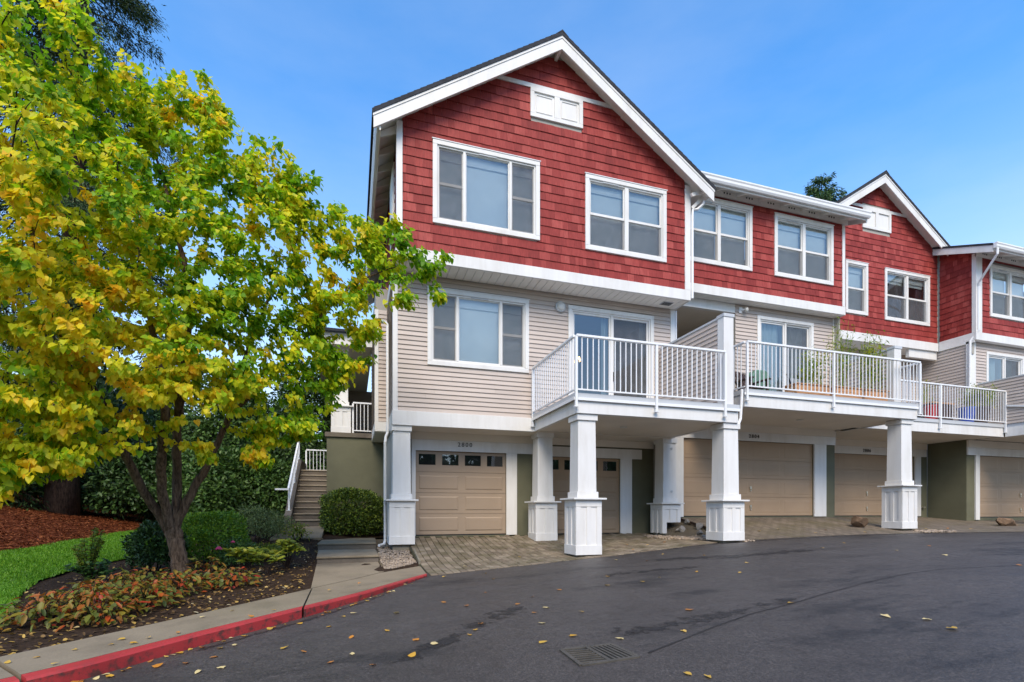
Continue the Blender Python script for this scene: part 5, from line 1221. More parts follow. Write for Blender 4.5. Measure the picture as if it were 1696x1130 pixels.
def sprig_plant(name, label, x, y, n_stem, h, mat, leaf=0.1, per=14, aspect=0.28, spread=0.3, group=None, whorl=True, cat='plant'):
    t = thing(name, label, cat, g3(x, y), group); c = np.array(t.location); sm = MB(); P, D, N = [], [], []
    for k in range(n_stem):
        a = rng.random() * 6.28; s = spread * math.sqrt(rng.random()); hh = h * rng.uniform(0.6, 1.1)
        tip = c + np.array([math.cos(a) * s, math.sin(a) * s, hh]); mid = c + (tip - c) * 0.5 + np.array([0, 0, 0.03])
        sm.tube([c + [0, 0, -0.04], mid, tip], [0.008, 0.006, 0.003], 5)
        for j in range(per):
            u = 1 - 0.15 * rng.random() if whorl else rng.uniform(0.2, 1.0)
            p = c + (mid - c) * min(u * 2, 1) + (tip - mid) * max(u * 2 - 1, 0); b = rng.random() * 6.28
            P.append(p); D.append((math.cos(b), math.sin(b), rng.uniform(-0.25, 0.7))); N.append((0, 0, 1))
    sm.build('stems', 'twig', t)
    if not per: return t
    n = len(P); v, f = leaf_arrays(np.array(P), np.array(D), np.array(N) + np.array([0, -0.55, 0]) + rng.normal(0, 0.3, (n, 3)), leaf * rng.uniform(0.6, 1.2, n), leaf * aspect * rng.uniform(0.8, 1.2, n), 'oval', 0.2, 0.15)
    tag(link('foliage', fast_mesh('foliage', v, f, M[mat]), t), kind='stuff'); return t
sprig_plant('whorled_plant', 'lime plant with starry leaf whorls nearest the trunk in the bare soil', -1.75, 9.75, 12, 0.46, 'lime_leaf', 0.16, 18, 0.34, spread=0.30)
sprig_plant('whorled_plant', 'small lime plant with two leaf whorls in the middle of the bare soil', -1.42, 9.85, 5, 0.36, 'lime_leaf', 0.15, 18, 0.34, spread=0.18)
sprig_plant('whorled_plant', 'yellow and lime plant on the bare soil nearest the walk', -1.18, 10.65, 18, 0.52, 'lime_leaf', 0.14, 20, 0.34, spread=0.34)
sp = sprig_plant('sapling', 'slender yellow green sapling standing in front of the lawn', -3.98, 9.7, 9, 0.86, 'lime_leaf', 0.06, 80, 0.6, 0.28, whorl=False)
sprig_plant('sapling', 'low green weed at the foot of the sapling', -3.85, 9.55, 16, 0.32, 'mid_leaf', 0.07, 30, 0.6, 0.35, whorl=False)

# autumn shrubs along the sidewalk, each plant by itself
AU = ['leftmost autumn shrub at the lawn corner with orange leaf tips', 'second autumn shrub from the left, orange over brown stems', 'third autumn shrub from the left beside the sidewalk', 'autumn shrub in front of the sapling', 'autumn shrub midway along the sidewalk with green leaves', 'autumn shrub left of the yellow tree trunk', 'autumn shrub right in front of the yellow tree trunk', 'yellow autumn shrub just right of the trunk', 'last autumn shrub of the row, sparse with orange leaves']
for lab, (x, y, h, rr, n) in zip(AU, [(-3.2, 6.85, 0.34, 0.36, 150), (-3.0, 7.35, 0.38, 0.38, 170), (-2.72, 6.85, 0.30, 0.38, 150), (-3.0, 8.05, 0.34, 0.40, 150), (-2.5, 7.55, 0.32, 0.38, 150), (-2.85, 8.75, 0.36, 0.38, 150), (-2.35, 8.35, 0.32, 0.38, 150), (-2.22, 9.15, 0.40, 0.28, 100), (-1.72, 8.7, 0.30, 0.32, 90)]):
    t = sprig_plant('autumn_shrub', lab, x, y, 15, h, 'autumn_leaf', 0.105, 0, 0.62, rr, 'autumn shrubs along the sidewalk', cat='shrub')
    n = int(n * 1.7); c = np.array(t.location); a = rng.random(n) * 6.28; s = rr * np.sqrt(rng.random(n)); P = np.c_[c[0] + np.cos(a) * s, c[1] + np.sin(a) * s, c[2] + h * rng.uniform(0.15, 1.08, n) * (1 - 0.35 * (s / rr) ** 2)]
    D = np.c_[np.cos(a), np.sin(a), rng.uniform(-0.5, 0.25, n)] + rng.normal(0, 0.5, (n, 3)); N = np.c_[rng.normal(0, 0.35, n), rng.normal(0, 0.35, n) - 0.25, np.ones(n)]
    v, f = leaf_arrays(P, D, N, 0.095 * rng.uniform(0.4, 1.4, n), 0.052 * rng.uniform(0.5, 1.3, n), 'oval', 0.22, 0.25)
    tag(link('foliage', fast_mesh('foliage', v, f, M['autumn_leaf']), t), kind='stuff')

# leaf litter, bark chips, grass blades, gravel: uncountable
def scatter(name, label, cat, n, fx, mat, L, W, zoff, tilt=0.3, flat=True):
    x, y = fx(n); z = zt(x, y) + zoff; n = len(x)
    a = rng.random(n) * 6.28; D = np.c_[np.cos(a), np.sin(a), rng.normal(0, tilt, n)]; N = np.c_[rng.normal(0, tilt, n), rng.normal(0, tilt, n), np.ones(n)]
    v, f = leaf_arrays(np.c_[x, y, z], D, N, L * rng.uniform(0.5, 1.3, n), W * rng.uniform(0.6, 1.3, n), 'needle' if 'chip' in name else 'oval', 0.2, 0.1)
    return tag(link(name, fast_mesh(name, v, f, M[mat])), label, cat, kind='stuff')
def f_bed(n):
    x = rng.uniform(-4.4, 0.3, n); y = rng.uniform(5.2, 15.0, n); d = dback(x, y)
    k = (d > 0.02) & (x < -0.72) & ((x > lawn_x(y) + 0.05)) & (rng.random(n) < np.exp(-np.clip(d, 0, 9) / 2.2) + 0.12); return x[k], y[k]
scatter('leaf_litter', 'brown and yellow leaf litter over the garden soil', 'leaf litter', 7000, f_bed, 'litter', 0.06, 0.04, 0.02)
def f_mulch(n):
    y = rng.uniform(10, 24, n); x = lawn_l(y) - rng.random(n) ** 1.3 * 5.5 + 0.1; return x, y
scatter('bark_chips', 'red bark chips covering the mulch beyond the lawn', 'bark chips', 26000, f_mulch, 'chip', 0.11, 0.028, 0.03, 0.25)
n = 90000; y = 4.6 + (23 - 4.6) * rng.random(n) ** 1.5; u = rng.random(n); x = lawn_l(y) * (1 - u) + (lawn_x(y) + 0.03) * u; k = x > -8.8; x, y = x[k], y[k]; n = len(x)
P = np.c_[x, y, zt(x, y) + 0.02]; h = rng.uniform(0.03, 0.065, n) * (0.9 + 0.25 * np.sin(x * 3.1 + 1) * np.sin(y * 2.3)); a = rng.random(n) * 6.28; w = 0.006 + 0.0006 * y
lean = rng.normal(0, 0.35, (n, 2)) * h[:, None]; s_ = np.c_[np.cos(a) * w, np.sin(a) * w, np.zeros(n)]
v = np.stack([P - s_, P + s_, P + np.c_[lean, h]], 1).reshape(-1, 3)
tag(link('grass', fast_mesh('grass', v, np.arange(3 * n).reshape(-1, 3), M['grass'])), 'short bright green grass of the lawn', 'grass', kind='stuff')

def pebbles(name, label, n, pos, rad, mat):
    V, F = [], []; base = MB().ball((0, 0, 0), 1.0, 6, 4)
    bv = np.array(base.v)
    for k in range(n):
        p = pos(); r = rad * rng.uniform(0.5, 1.5); s = np.array([r, r * rng.uniform(0.6, 1), r * rng.uniform(0.4, 0.7)]); a = rng.random() * 6.28
        q_ = bv * s; q_ = np.c_[q_[:, 0] * math.cos(a) - q_[:, 1] * math.sin(a), q_[:, 0] * math.sin(a) + q_[:, 1] * math.cos(a), q_[:, 2]] + p
        F += [tuple(i + len(V) * len(bv) for i in f) for f in base.f]; V.append(q_)
    me = bpy.data.meshes.new(name); me.from_pydata(np.concatenate(V).tolist(), [], F); me.materials.append(M[mat]); me.validate(); me.shade_smooth()
    return tag(link(name, me), label, 'gravel', kind='stuff')
def pos_strip():
    v_ = rng.random(); yy = 9.9 + v_ * 3.4; x0 = np.interp(yy, [9.7, 11, 13.3], [0.60, 0.56, 0.60]); x1 = np.interp(yy, [9.7, 10.5, 13.3], [0.62, 1.25, 1.3])
    return np.array([x0 + (x1 - x0) * rng.random(), yy, np.interp(yy, [9.7, 11, 13.2], [-1.10, -1.03, -0.86]) + 0.006])
pebbles('gravel', 'pale gravel strip between the walk and the left column', 1500, pos_strip, 0.022, 'pebble')
def pos_rock():
    a = rng.random(); x_, y_ = 7.7 + 1.2 * a + rng.normal(0, .10), 11.9 - 1.9 * a + rng.normal(0, 0.22); return np.array([x_, y_, (float(zbank(x_, y_)) if x_ > 8.25 else float(zd1(x_, y_))) + 0.015 + 0.02 * rng.random()])
pebbles('gravel', 'small river pebbles spread around the rock pile', 650, pos_rock, 0.04, 'pebble')
pebbles('gravel', 'pebbles at the foot of the far right column', 140, lambda: np.array([rng.uniform(15.1, 16.4), rng.uniform(9.95, 10.7), -0.585 + 0.02 * rng.random()]), 0.05, 'pebble')

def rock(name, label, c, r, mat='rock', group=None, seed=0, cat='rock', cuts=16):
    q = np.random.default_rng(seed); b = MB().ball((0, 0, 0), 1.0, 12, 8); v = np.array(b.v)
    for _ in range(cuts):
        d = unit(q.normal(size=(1, 3)))[0]; h = q.uniform(0.5, 0.8); pr = v @ d; v = v - np.outer(np.maximum(pr - h, 0), d)
    Q_, _r = np.linalg.qr(q.normal(size=(3, 3))); v = v @ (np.diag([1.0, 0.8, 0.7]) @ Q_); b.v = [tuple(p) for p in (v * np.array(r) + np.array(c))]
    return tag(b.build(name, mat), label, cat, group)
RG = 'rocks piled beside the white columns'
for k, (x, y, z, r) in enumerate([(8.62, 11.9, -0.52, (.20, .16, .17)), (8.92, 11.55, -0.52, (.24, .18, .20)), (8.70, 11.25, -0.62, (.18, .15, .14)), (8.95, 11.1, -0.60, (.2, .16, .15)), (8.55, 10.9, -0.70, (.14, .12, .1)), (8.85, 10.75, -0.68, (.16, .12, .11)), (8.30, 11.6, -0.72, (.13, .1, .09)), (8.05, 11.75, -0.76, (.12, .09, .07)), (8.62, 12.05, -0.30, (.16, .13, .1)), (8.95, 12.1, -0.38, (.2, .15, .15)), (8.12, 11.2, -0.77, (.11, .1, .07)), (8.4, 10.55, -0.74, (.12, .09, .07)), (8.65, 10.45, -0.73, (.13, .1, .08)), (8.0, 12.2, -0.72, (.1, .08, .06)), (7.75, 12.0, -0.75, (.09, .08, .06))]):
    rr_ = (r[0] * 0.8, r[1] * 0.85, r[2] * 0.75); zb_ = float(zbank(x, y)) if x > 8.25 else float(zd1(x, y)); rock('rock', 'grey rock in the pile between the two driveways', (x, y, zb_ + rr_[2] * 0.45), rr_, 'rock', RG, k)
rock('boulder', 'brown angular boulder on the paving left of the right-hand column', (14.15, 11.15, -0.30), (0.40, 0.28, 0.25), 'boulder', None, 31, 'boulder')
rock('boulder', 'long dark boulder on the mossy paving at the right picture edge', (20.7, 11.15, -0.38), (0.66, 0.33, 0.24), 'boulder', None, 42, 'boulder')

# fallen leaves lying one by one on asphalt and sidewalk
ROADL = [(2.25, 8.68), (1.52, 8.73), (2.18, 7.92), (1.75, 6.79), (1.1, 6.39), (1.32, 6.03), (-0.1, 6.21), (0.02, 6.33), (0.5, 6.04), (-0.24, 5.74), (0.33, 5.24), (0.0, 5.16), (-0.41, 4.82), (0.0, 4.53), (-0.17, 4.36), (0.16, 4.13), (0.48, 4.25), (0.7, 4.52), (0.57, 4.74), (1.05, 4.66), (1.14, 4.82), (1.25, 5.04), (1.89, 5.77), (1.9, 5.22), (2.1, 5.42), (1.79, 4.73), (2.68, 6.38), (3.38, 6.33), (3.74, 7.03), (4.84, 8.76), (5.18, 8.19), (3.9, 6.3), (4.31, 6.5), (1.88, 4.15), (1.57, 4.09), (2.19, 3.90), (2.36, 5.02), (2.2, 6.12), (3.37, 4.51), (2.8, 3.83), (2.16, 2.91), (2.24, 2.81), (4.42, 4.24), (4.62, 3.38), (4.77, 3.15), (4.63, 2.85), (8.43, 4.42), (8.97, 5.65), (9.98, 8.22), (5.04, 6.59), (6.18, 6.8), (5.44, 6.13), (6.35, 8.11), (5.97, 8.86), (9.15, 6.53), (8.63, 7.56), (10.47, 6.86), (-1.85, 4.83), (-1.55, 4.97), (-1.17, 4.6), (-1.02, 4.65), (-1.34, 4.94), (-1.06, 5.41), (-0.58, 5.04), (-1.17, 5.35), (-0.56, 6.08), (-0.85, 6.0), (-1.16, 5.03)]
SIDEL = [(-1.06, 6.17), (-1.62, 5.70), (-1.83, 5.6), (-1.88, 5.42), (-2.08, 5.47), (-2.32, 5.42), (-2.53, 5.27), (-2.07, 5.66), (-0.87, 6.41), (-1.34, 6.67), (-1.58, 6.43), (-2.25, 4.95), (-2.68, 5.2), (0.1, 8.0), (-0.3, 7.6)]
def fallen_mesh(seed):
    q = np.random.default_rng(seed); v, f = leaf_arrays(np.array([[-0.5, 0, 0.0]]), np.array([[1.0, 0, 0.0]]), np.array([[0, 0, 1.0]]), 1.0, 0.95, 'heart', 0.18, q.uniform(-0.25, 0.1))
    v[:, 2] += q.uniform(0, 0.14, 8); v[:, 2] -= v[:, 2].min(); return fast_mesh('fallen_leaf', v, f, M['fallen'])
FM = [fallen_mesh(s) for s in range(5)]
FC = [(0.62, 0.34, 0.04), (0.66, 0.42, 0.10), (0.55, 0.22, 0.03), (0.70, 0.55, 0.25), (0.58, 0.36, 0.06), (0.42, 0.17, 0.04)]
def fallen(x, y, z, label, group, s):
    o = link('fallen_leaf', FM[rng.integers(5)]); o.location = (x, y, z); o.rotation_euler = (rng.normal(0, .08), rng.normal(0, .08), rng.random() * 6.28); o.scale = (s, s * rng.uniform(.7, 1), s)
    o.color = (*FC[rng.integers(6)], 1); tag(o, label, 'leaf', group)
for x, y in ROADL: fallen(x, y, float(zr(x)) + 0.006, 'yellow fallen leaf lying on the dark asphalt', 'fallen leaves on the asphalt', rng.uniform(0.05, 0.085))
for x, y in SIDEL: fallen(x, y, float(zr(x)) + 0.13, 'yellow fallen leaf lying on the grey sidewalk', 'fallen leaves on the sidewalk', rng.uniform(0.045, 0.07))
for k in range(46):   # drift in the gutter below the kerb
    yy = 4.6 + 3.9 * rng.random() ** 1.6; c_ = at_y(cu, yy); off = 0.03 + 0.10 * rng.random()
    fallen(c_[0] + off * 0.75, c_[1] - off * 0.65, float(zr(c_[0])) + 0.008, 'yellow leaf drifted against the red kerb', 'fallen leaves along the kerb', rng.uniform(0.04, 0.07))
for x, y, f_ in [(6.25, 10.78, zd1), (5.6, 10.2, zd1), (6.6, 10.4, zd1), (3.4, 10.3, zd1), (2.1, 9.7, zd1), (5.9, 9.9, zd1), (7.2, 10.6, zd1)]:
    fallen(x, y, float(f_(x, y)) + 0.02, 'yellow leaf lying on the mossy paver driveway', 'fallen leaves on the pavers', 0.07)
for x, y, f_ in [(11.2, 11.2, zd2), (11.9, 10.6, zd2), (10.4, 11.0, zd2), (12.6, 10.9, zd2), (13.4, 10.4, zd2), (16.5, 10.9, zd3), (17.3, 10.8, zd3), (17.8, 10.5, zd3), (16.0, 11.4, zd3)]:
    fallen(x, y, float(f_(x, y)) + 0.01, 'yellow leaf lying on the steep mossy driveways at right', 'fallen leaves on the far driveways', 0.08)

# ------------------------------------------------------------------ the yellow-green tree
LOBES = [(-4.8, 8.43, 6.16, 1.5), (-4.38, 9.13, 6.1, 1.15), (-4.23, 7.62, 3.68, 1.6), (-4.14, 8.64, 4.29, 1.5), (-4.37, 7.66, 2.04, 1.4), (-4.06, 8.19, 2.25, 1.3), (-4.01, 7.97, 1.19, 0.9), (-3.72, 8.3, 1.27, 0.75), (-3.65, 9.74, 6.2, 1.2), (-3.28, 8.58, 3.99, 1.4), (-3.27, 8.37, 2.38, 1.2), (-3.12, 8.53, 1.43, 0.7), (-2.56, 9.82, 6.09, 1.0), (-2.53, 9.39, 4.54, 1.3), (-2.5, 8.96, 3.21, 1.2), (-2.26, 8.68, 2.05, 0.8), (-2.32, 9.95, 6.86, 0.5), (-1.52, 9.7, 5.5, 0.9), (-1.49, 9.48, 4.15, 1.1), (-1.45, 9.26, 2.86, 1.0), (-1.39, 9.45, 1.91, 0.6), (-0.54, 9.6, 4.99, 0.85), (-0.53, 9.39, 3.73, 0.85), (-0.54, 9.6, 2.85, 0.75), (-0.64, 9.64, 2.1, 0.45), (0.27, 9.14, 4.46, 0.65), (0.17, 9.17, 3.41, 0.6), (-0.13, 9.48, 2.64, 0.45), (0.85, 8.75, 4.25, 0.42), (0.74, 8.68, 3.6, 0.35), (1.17, 8.54, 4.1, 0.25), (1.33, 8.5, 4.25, 0.24), (1.28, 8.6, 3.75, 0.22), (0.65, 8.9, 4.75, 0.36), (-3.0, 9.6, 2.1, 0.6), (-2.2, 9.6, 2.2, 0.55), (-1.35, 9.5, 1.45, 0.4), (-0.78, 9.5, 1.5, 0.3), (-3.65, 8.2, 0.98, 0.4), (-4.1, 8.0, 0.7, 0.5), (-2.22, 9.28, 0.99, 0.22), (-1.46, 9.37, 0.93, 0.24), (-4.03, 7.97, 0.59, 0.5), (-3.83, 8.12, 0.82, 0.4), (-0.9, 9.5, 1.38, 0.35), (-1.97, 9.84, 6.08, 0.7), (-1.19, 9.7, 5.62, 0.62), (-0.38, 9.45, 5.09, 0.5), (-2.67, 10.06, 6.91, 0.6), (0.27, 9.14, 4.77, 0.4), (-3.45, 10.42, 7.2, 0.6)]
YT = thing('autumn_tree', 'multi-stemmed tree with green and yellow heart leaves in the garden bed', 'tree', (-2.75, 9.88, -1.13))
STEMS = {'trunk': ([(-2.73, 9.88, -1.22), (-2.76, 9.88, -1.05), (-2.78, 9.89, -0.85), (-2.83, 9.91, -0.54), (-2.9, 9.93, -0.30), (-2.9, 9.93, -0.12)], [0.175, 0.14, 0.128, 0.124, 0.135, 0.10]),
 'limb0': ([(-2.9, 9.93, -0.42), (-3.09, 9.88, -0.03), (-3.22, 9.71, 0.27), (-3.31, 9.53, 0.64), (-3.38, 9.34, 0.96), (-3.40, 9.02, 1.33), (-3.55, 8.79, 1.75), (-3.9, 8.6, 2.6), (-4.1, 8.5, 3.6), (-4.3, 8.6, 4.8)], [0.08, 0.068, 0.064, 0.06, 0.056, 0.0496, 0.044, 0.0336, 0.024, 0.0144]),
 'limb1': ([(-2.92, 9.90, -0.36), (-2.96, 9.73, 0.17), (-2.94, 9.52, 0.65), (-2.85, 9.28, 1.11), (-2.72, 9.03, 1.55), (-2.75, 8.9, 2.3), (-2.95, 8.8, 3.2), (-3.1, 9.0, 4.2)], [0.08, 0.072, 0.068, 0.064, 0.052, 0.04, 0.028, 0.016]),
 'limb2': ([(-2.86, 9.93, -0.36), (-2.83, 9.91, 0.17), (-2.82, 9.9, 0.68), (-2.8, 9.79, 1.18), (-2.69, 9.65, 2.06), (-2.56, 9.55, 2.83), (-2.6, 9.6, 4.0), (-2.9, 9.7, 5.2), (-3.2, 9.9, 6.2)], [0.08, 0.072, 0.068, 0.064, 0.052, 0.044, 0.032, 0.0224, 0.0128]),
 'limb3': ([(-2.88, 9.93, -0.36), (-2.75, 9.88, -0.03), (-2.59, 9.93, 0.38), (-2.34, 9.86, 0.79), (-2.17, 9.91, 1.33), (-1.97, 9.84, 1.74), (-1.82, 9.8, 2.47), (-1.52, 9.7, 3.31), (-1.2, 9.6, 4.1)], [0.076, 0.068, 0.06, 0.052, 0.0464, 0.04, 0.0336, 0.0256, 0.016]),
 'limb4': ([(-1.97, 9.84, 1.74), (-1.45, 9.7, 2.15), (-0.95, 9.55, 2.75), (-0.45, 9.4, 3.5), (0.1, 9.2, 4.0), (0.7, 8.85, 4.15)], [0.032, 0.0288, 0.024, 0.0192, 0.0136, 0.008])}
nodes = []; npar = []
def sm_poly(P, n):
    P = np.array(P, float); d = np.r_[0, np.cumsum(np.linalg.norm(np.diff(P, axis=0), axis=1))]; s = np.linspace(0, d[-1], n)
    Q = np.c_[[np.interp(s, d, P[:, k]) for k in range(3)]].T
    for _ in range(2): Q[1:-1] = (Q[:-2] + 2 * Q[1:-1] + Q[2:]) / 4
    return Q
for nm, (pts, rad) in STEMS.items():
    n = len(pts) * 4; Q = sm_poly(pts, n); Q[1:-1] += rng.normal(0, 0.008, (n - 2, 3)); rr = np.interp(np.linspace(0, 1, n), np.linspace(0, 1, len(rad)), rad)
    MB().tube(Q, [float(r) * (1 + 0.06 * math.sin(k * 1.9)) for k, r in enumerate(rr)], 12 if nm == 'trunk' else 9).build('trunk' if nm == 'trunk' else 'limb', 'bark', YT, smooth=True)
    if nm != 'trunk': nodes += [q for q in Q[n // 3:]]
NODE = np.array(nodes)
wts = np.array([l[3] ** 1.6 for l in LOBES]); wts /= wts.sum(); NT_ = 1900; tips = []
for k in range(NT_):
    l = LOBES[rng.choice(len(LOBES), p=wts)]; d = rand_dir(1)[0]; r = 1.06 * l[3] * rng.random() ** 0.42
    tips.append(np.array(l[:3]) + d * r * np.array([1, 1, 0.92]))
tips = np.array(tips); tips = tips[np.argsort([np.min(np.linalg.norm(NODE - t, axis=1)) for t in tips])]
BR = MB(); LP, LD, LN, LC = [], [], [], []
DEEP, GRN, LIME, YEL, GOLD = (np.array(c) for c in ((0.15, 0.34, 0.010), (0.31, 0.54, 0.012), (0.60, 0.70, 0.018), (0.92, 0.73, 0.025), (0.88, 0.52, 0.018)))
for t in tips:
    dd = np.linalg.norm(NODE - t, axis=1) + 0.35 * np.maximum(NODE[:, 2] - t[2] + 0.1, 0)
    a = NODE[dd.argmin()]; L = np.linalg.norm(t - a)
    if L < 0.05: continue
    n = max(4, int(L / 0.14)); s = np.linspace(0, 1, n)[:, None]; perp = rand_dir(1)[0] * L * 0.10
    Q = a + (t - a) * s + np.sin(s * math.pi) * (perp + np.array([0, 0, 0.10 * L])); Q[1:] += rng.normal(0, 0.012, (n - 1, 3))
    NODE = np.vstack([NODE, Q[1:]])
    r0 = min(0.004 + 0.0075 * L, 0.02); BR.tube(Q, list(np.linspace(r0, 0.0025, n)), 4, False)
    # leaves along the twig
    m_ = int(rng.uniform(30, 44)); u = 1 - rng.random(m_) ** 1.3 * min(1.0, 0.75 / max(L, 0.1)); i = np.clip((u * (n - 1)), 0, n - 1.001); i0 = i.astype(int); fr = (i - i0)[:, None]
    B = Q[i0] * (1 - fr) + Q[np.minimum(i0 + 1, n - 1)] * fr; out = unit(np.r_[[t - np.array((-2.6, 9.4, 2.6))]])[0]
    off = rand_dir(m_) * rng.uniform(0.02, 0.15, m_)[:, None]; off[:, 2] *= 0.6
    LP.append(B + off); LD.append(off * 4 + out * 0.35 + rng.normal(0, 0.35, (m_, 3)) + np.array([0, 0, -0.75])); LN.append(rng.normal(0, 0.45, (m_, 3)) + out * 0.5 + np.array([0, -0.25, 0.75]))
    # colour of this twig: greener at the outer right and on some sprays, golden inside and low left
    g_ = 0.625 + 0.13 * math.sin(t[0] * 1.5 + t[2] * 1.1 + 0.6) + 0.06 * (t[0] + 2) + 0.03 * (t[2] - 3) + rng.normal(0, 0.20)
    gl = np.clip(g_ + rng.normal(0, 0.17, m_), 0, 1)[:, None]
    stops = np.array([0, 0.22, 0.45, 0.66, 0.84, 1.0]); cols = np.array([GOLD, YEL, (YEL + LIME) / 2, LIME * 0.85, GRN, DEEP])
    LC.append(np.stack([np.interp(gl[:, 0], stops, cols[:, k]) for k in range(3)], 1))
BR.build('branches', 'twig', YT, smooth=True)
LP, LD, LN, LC = map(np.concatenate, (LP, LD, LN, LC)); n = len(LP); LL = rng.uniform(0.045, 0.108, n)
# the 300 nearest leaves inside the picture are leaves of their own, the rest one mass
th = R(YAW); xc_ = LP[:, 0] * math.cos(th) - LP[:, 1] * math.sin(th); zc_ = LP[:, 0] * math.sin(th) + LP[:, 1] * math.cos(th)
inside = (np.abs(xc_ / zc_) < 0.98) & (LP[:, 2] / zc_ < 0.98); order = np.argsort(np.where(inside, zc_, 99)); solo = order[:300]; rest = order[300:]
v, f = leaf_arrays(LP[rest], LD[rest], LN[rest], LL[rest], LL[rest] * 0.95, 'heart', 0.22, 0.12)
tag(link('foliage', fast_mesh('foliage', v, f, M['leaf_attr'], np.repeat(np.c_[LC[rest], np.ones(len(rest))], 8, axis=0)), YT), kind='stuff')
v, f = leaf_arrays(np.zeros((1, 3)), np.array([[1.0, 0, 0]]), np.array([[0, 0, 1.0]]), 1.0, 0.95, 'heart', 0.22, 0.12); LM = fast_mesh('leaf', v, f, M['leaf_obj'])
for k in solo:
    d = Vector(LD[k]).normalized(); nn = Vector(LN[k]); s = d.cross(nn).normalized(); nn = s.cross(d)
    o = link('leaf', LM, YT); mt = Matrix((d, -s, nn)).transposed(); o.rotation_euler = mt.to_euler(); o.location = LP[k]; o.scale = (LL[k],) * 3; o.color = (*LC[k], 1)

# ------------------------------------------------------------------ background trees
def conifer(name, label, base, top, r_max, z0, n_br, per, mat, sl=0.2, sw=0.05, trunk_r=0.4, droop=0.35, shape=1.0, bark='bark_dk', zlow=None):
    t = thing(name, label, 'tree', base); base, top = np.array(base, float), np.array(top, float)
    MB().tube([base + (top - base) * s for s in (0, 0.08, 0.3, 0.6, 0.85, 1)], [trunk_r * k for k in (1.25, 1, 0.8, 0.5, 0.2, 0.03)], 12).build('trunk', bark, t, smooth=True)
    bm = MB(); P, D, N = [], [], []
    for k in range(n_br):
        s = z0 + (1 - z0) * (k + rng.random()) / n_br; o = base + (top - base) * s; a = rng.random() * 6.28
        L = r_max * min(1.0, ((1 - s) / (1 - z0)) ** shape + 0.06) * rng.uniform(0.65, 1.1)
        d = np.array([math.cos(a), math.sin(a), 0]); u = np.linspace(0, 1, 6)[:, None]
        Q = o + d * L * u + np.array([0, 0, 1.0]) * (0.12 * L * u - droop * L * u ** 2)
        bm.tube(Q, list(np.linspace(max(0.012, 0.02 * L), 0.006, 6)), 4, False)
        m_ = max(6, int(per * L / r_max)); uu = rng.random(m_) ** 0.7; i = np.clip(uu * 5, 0, 4.999); i0 = i.astype(int); fr = (i - i0)[:, None]
        B = Q[i0] * (1 - fr) + Q[i0 + 1] * fr; side = np.cross(d, [0, 0, 1.0]); w = rng.normal(0, 0.22, m_)[:, None] * L * (1 - 0.5 * uu[:, None])
        B = B + side * w + rng.normal(0, 0.05, (m_, 3)) - np.array([0, 0, 1]) * np.abs(w) * 0.25 - np.array([0, 0, 1]) * rng.random((m_, 1)) * 0.22
        P.append(B); D.append(d * 0.6 + side * np.sign(w) * rng.random((m_, 1)) + rng.normal(0, 0.35, (m_, 3)) + np.array([0, 0, -0.55])); N.append(rng.normal(0, 0.6, (m_, 3)) + np.array([0, 0, 0.8]))
    P, D, N = map(np.concatenate, (P, D, N)); n = len(P)
    v, f = leaf_arrays(P, D, N, sl * rng.uniform(0.5, 1.4, n), sw * rng.uniform(0.6, 1.3, n), 'needle', 0.3, 0.2)
    bm.build('branches', bark, t); tag(link('crown', fast_mesh('crown', v, f, M[mat]), t), kind='stuff'); return t
conifer('conifer', 'tall dark conifer rising behind the yellow tree', (-9.6, 21.5, -0.4), (-8.5, 21.1, 27), 3.2, 0.22, 170, 1100, 'conifer_leaf', 0.15, 0.035, 0.42, 0.3, 0.40)
conifer('conifer', 'cypress tip showing above the gutter of the middle townhouse', (30.8, 27.0, 0), (30.8, 27.0, 23.0), 4.4, 0.35, 240, 380, 'cypress_leaf', 0.26, 0.07, 0.35, -0.25, 0.62)
conifer('conifer', 'low branched dark conifer at the far left edge', (-13.0, 22.5, 0.5), (-13.0, 22.5, 10), 3.4, 0.03, 90, 200, 'conifer_leaf', 0.24, 0.06, 0.25, 0.35, 0.7)
conifer('conifer', 'dark conifer standing behind the bark mulch', (-7.6, 25.5, -0.3), (-7.6, 25.5, 9.0), 3.0, 0.03, 90, 200, 'conifer_leaf', 0.24, 0.06, 0.22, 0.35, 0.7)
def f_up(lab, x, y, rx, h, n, L, mat, asp=0.5): return shrub('evergreen_bush', lab, 'bush', g3(x, y), (rx, rx * 0.85, h), int(n * 1.9), L, mat, asp, lump=0.22, fill=0.6, up=-0.1)
f_up('big leaved evergreen bush against the stair stringer', -2.75, 18.6, 1.1, 2.5, 4200, 0.13, 'mid_leaf')
f_up('big leaved evergreen bush behind the clipped shrub', -4.2, 18.2, 1.3, 2.9, 4600, 0.13, 'mid_leaf')
f_up('tall evergreen bush behind the top of the stairs', -1.9, 22.5, 1.7, 6.4, 7500, 0.16, 'dark_leaf')
f_up('tall evergreen bush closing the view behind the lawn', -4.6, 22.6, 2.0, 6.2, 8000, 0.15, 'mid_leaf')
f_up('dark evergreen bush between mulch and conifer', -6.6, 23.2, 1.7, 4.6, 4200, 0.16, 'dark_leaf')
f_up('dark evergreen bush at the far left behind the mulch', -11.2, 21.0, 1.7, 2.6, 4200, 0.15, 'dark_leaf')
f_up('dark evergreen bush beside the big conifer trunk', -8.4, 23.0, 1.5, 2.6, 3800, 0.15, 'dark_leaf')
f_up('broad evergreen bush in the back left corner', -14.5, 21.5, 2.2, 3.2, 3800, 0.16, 'dark_leaf')

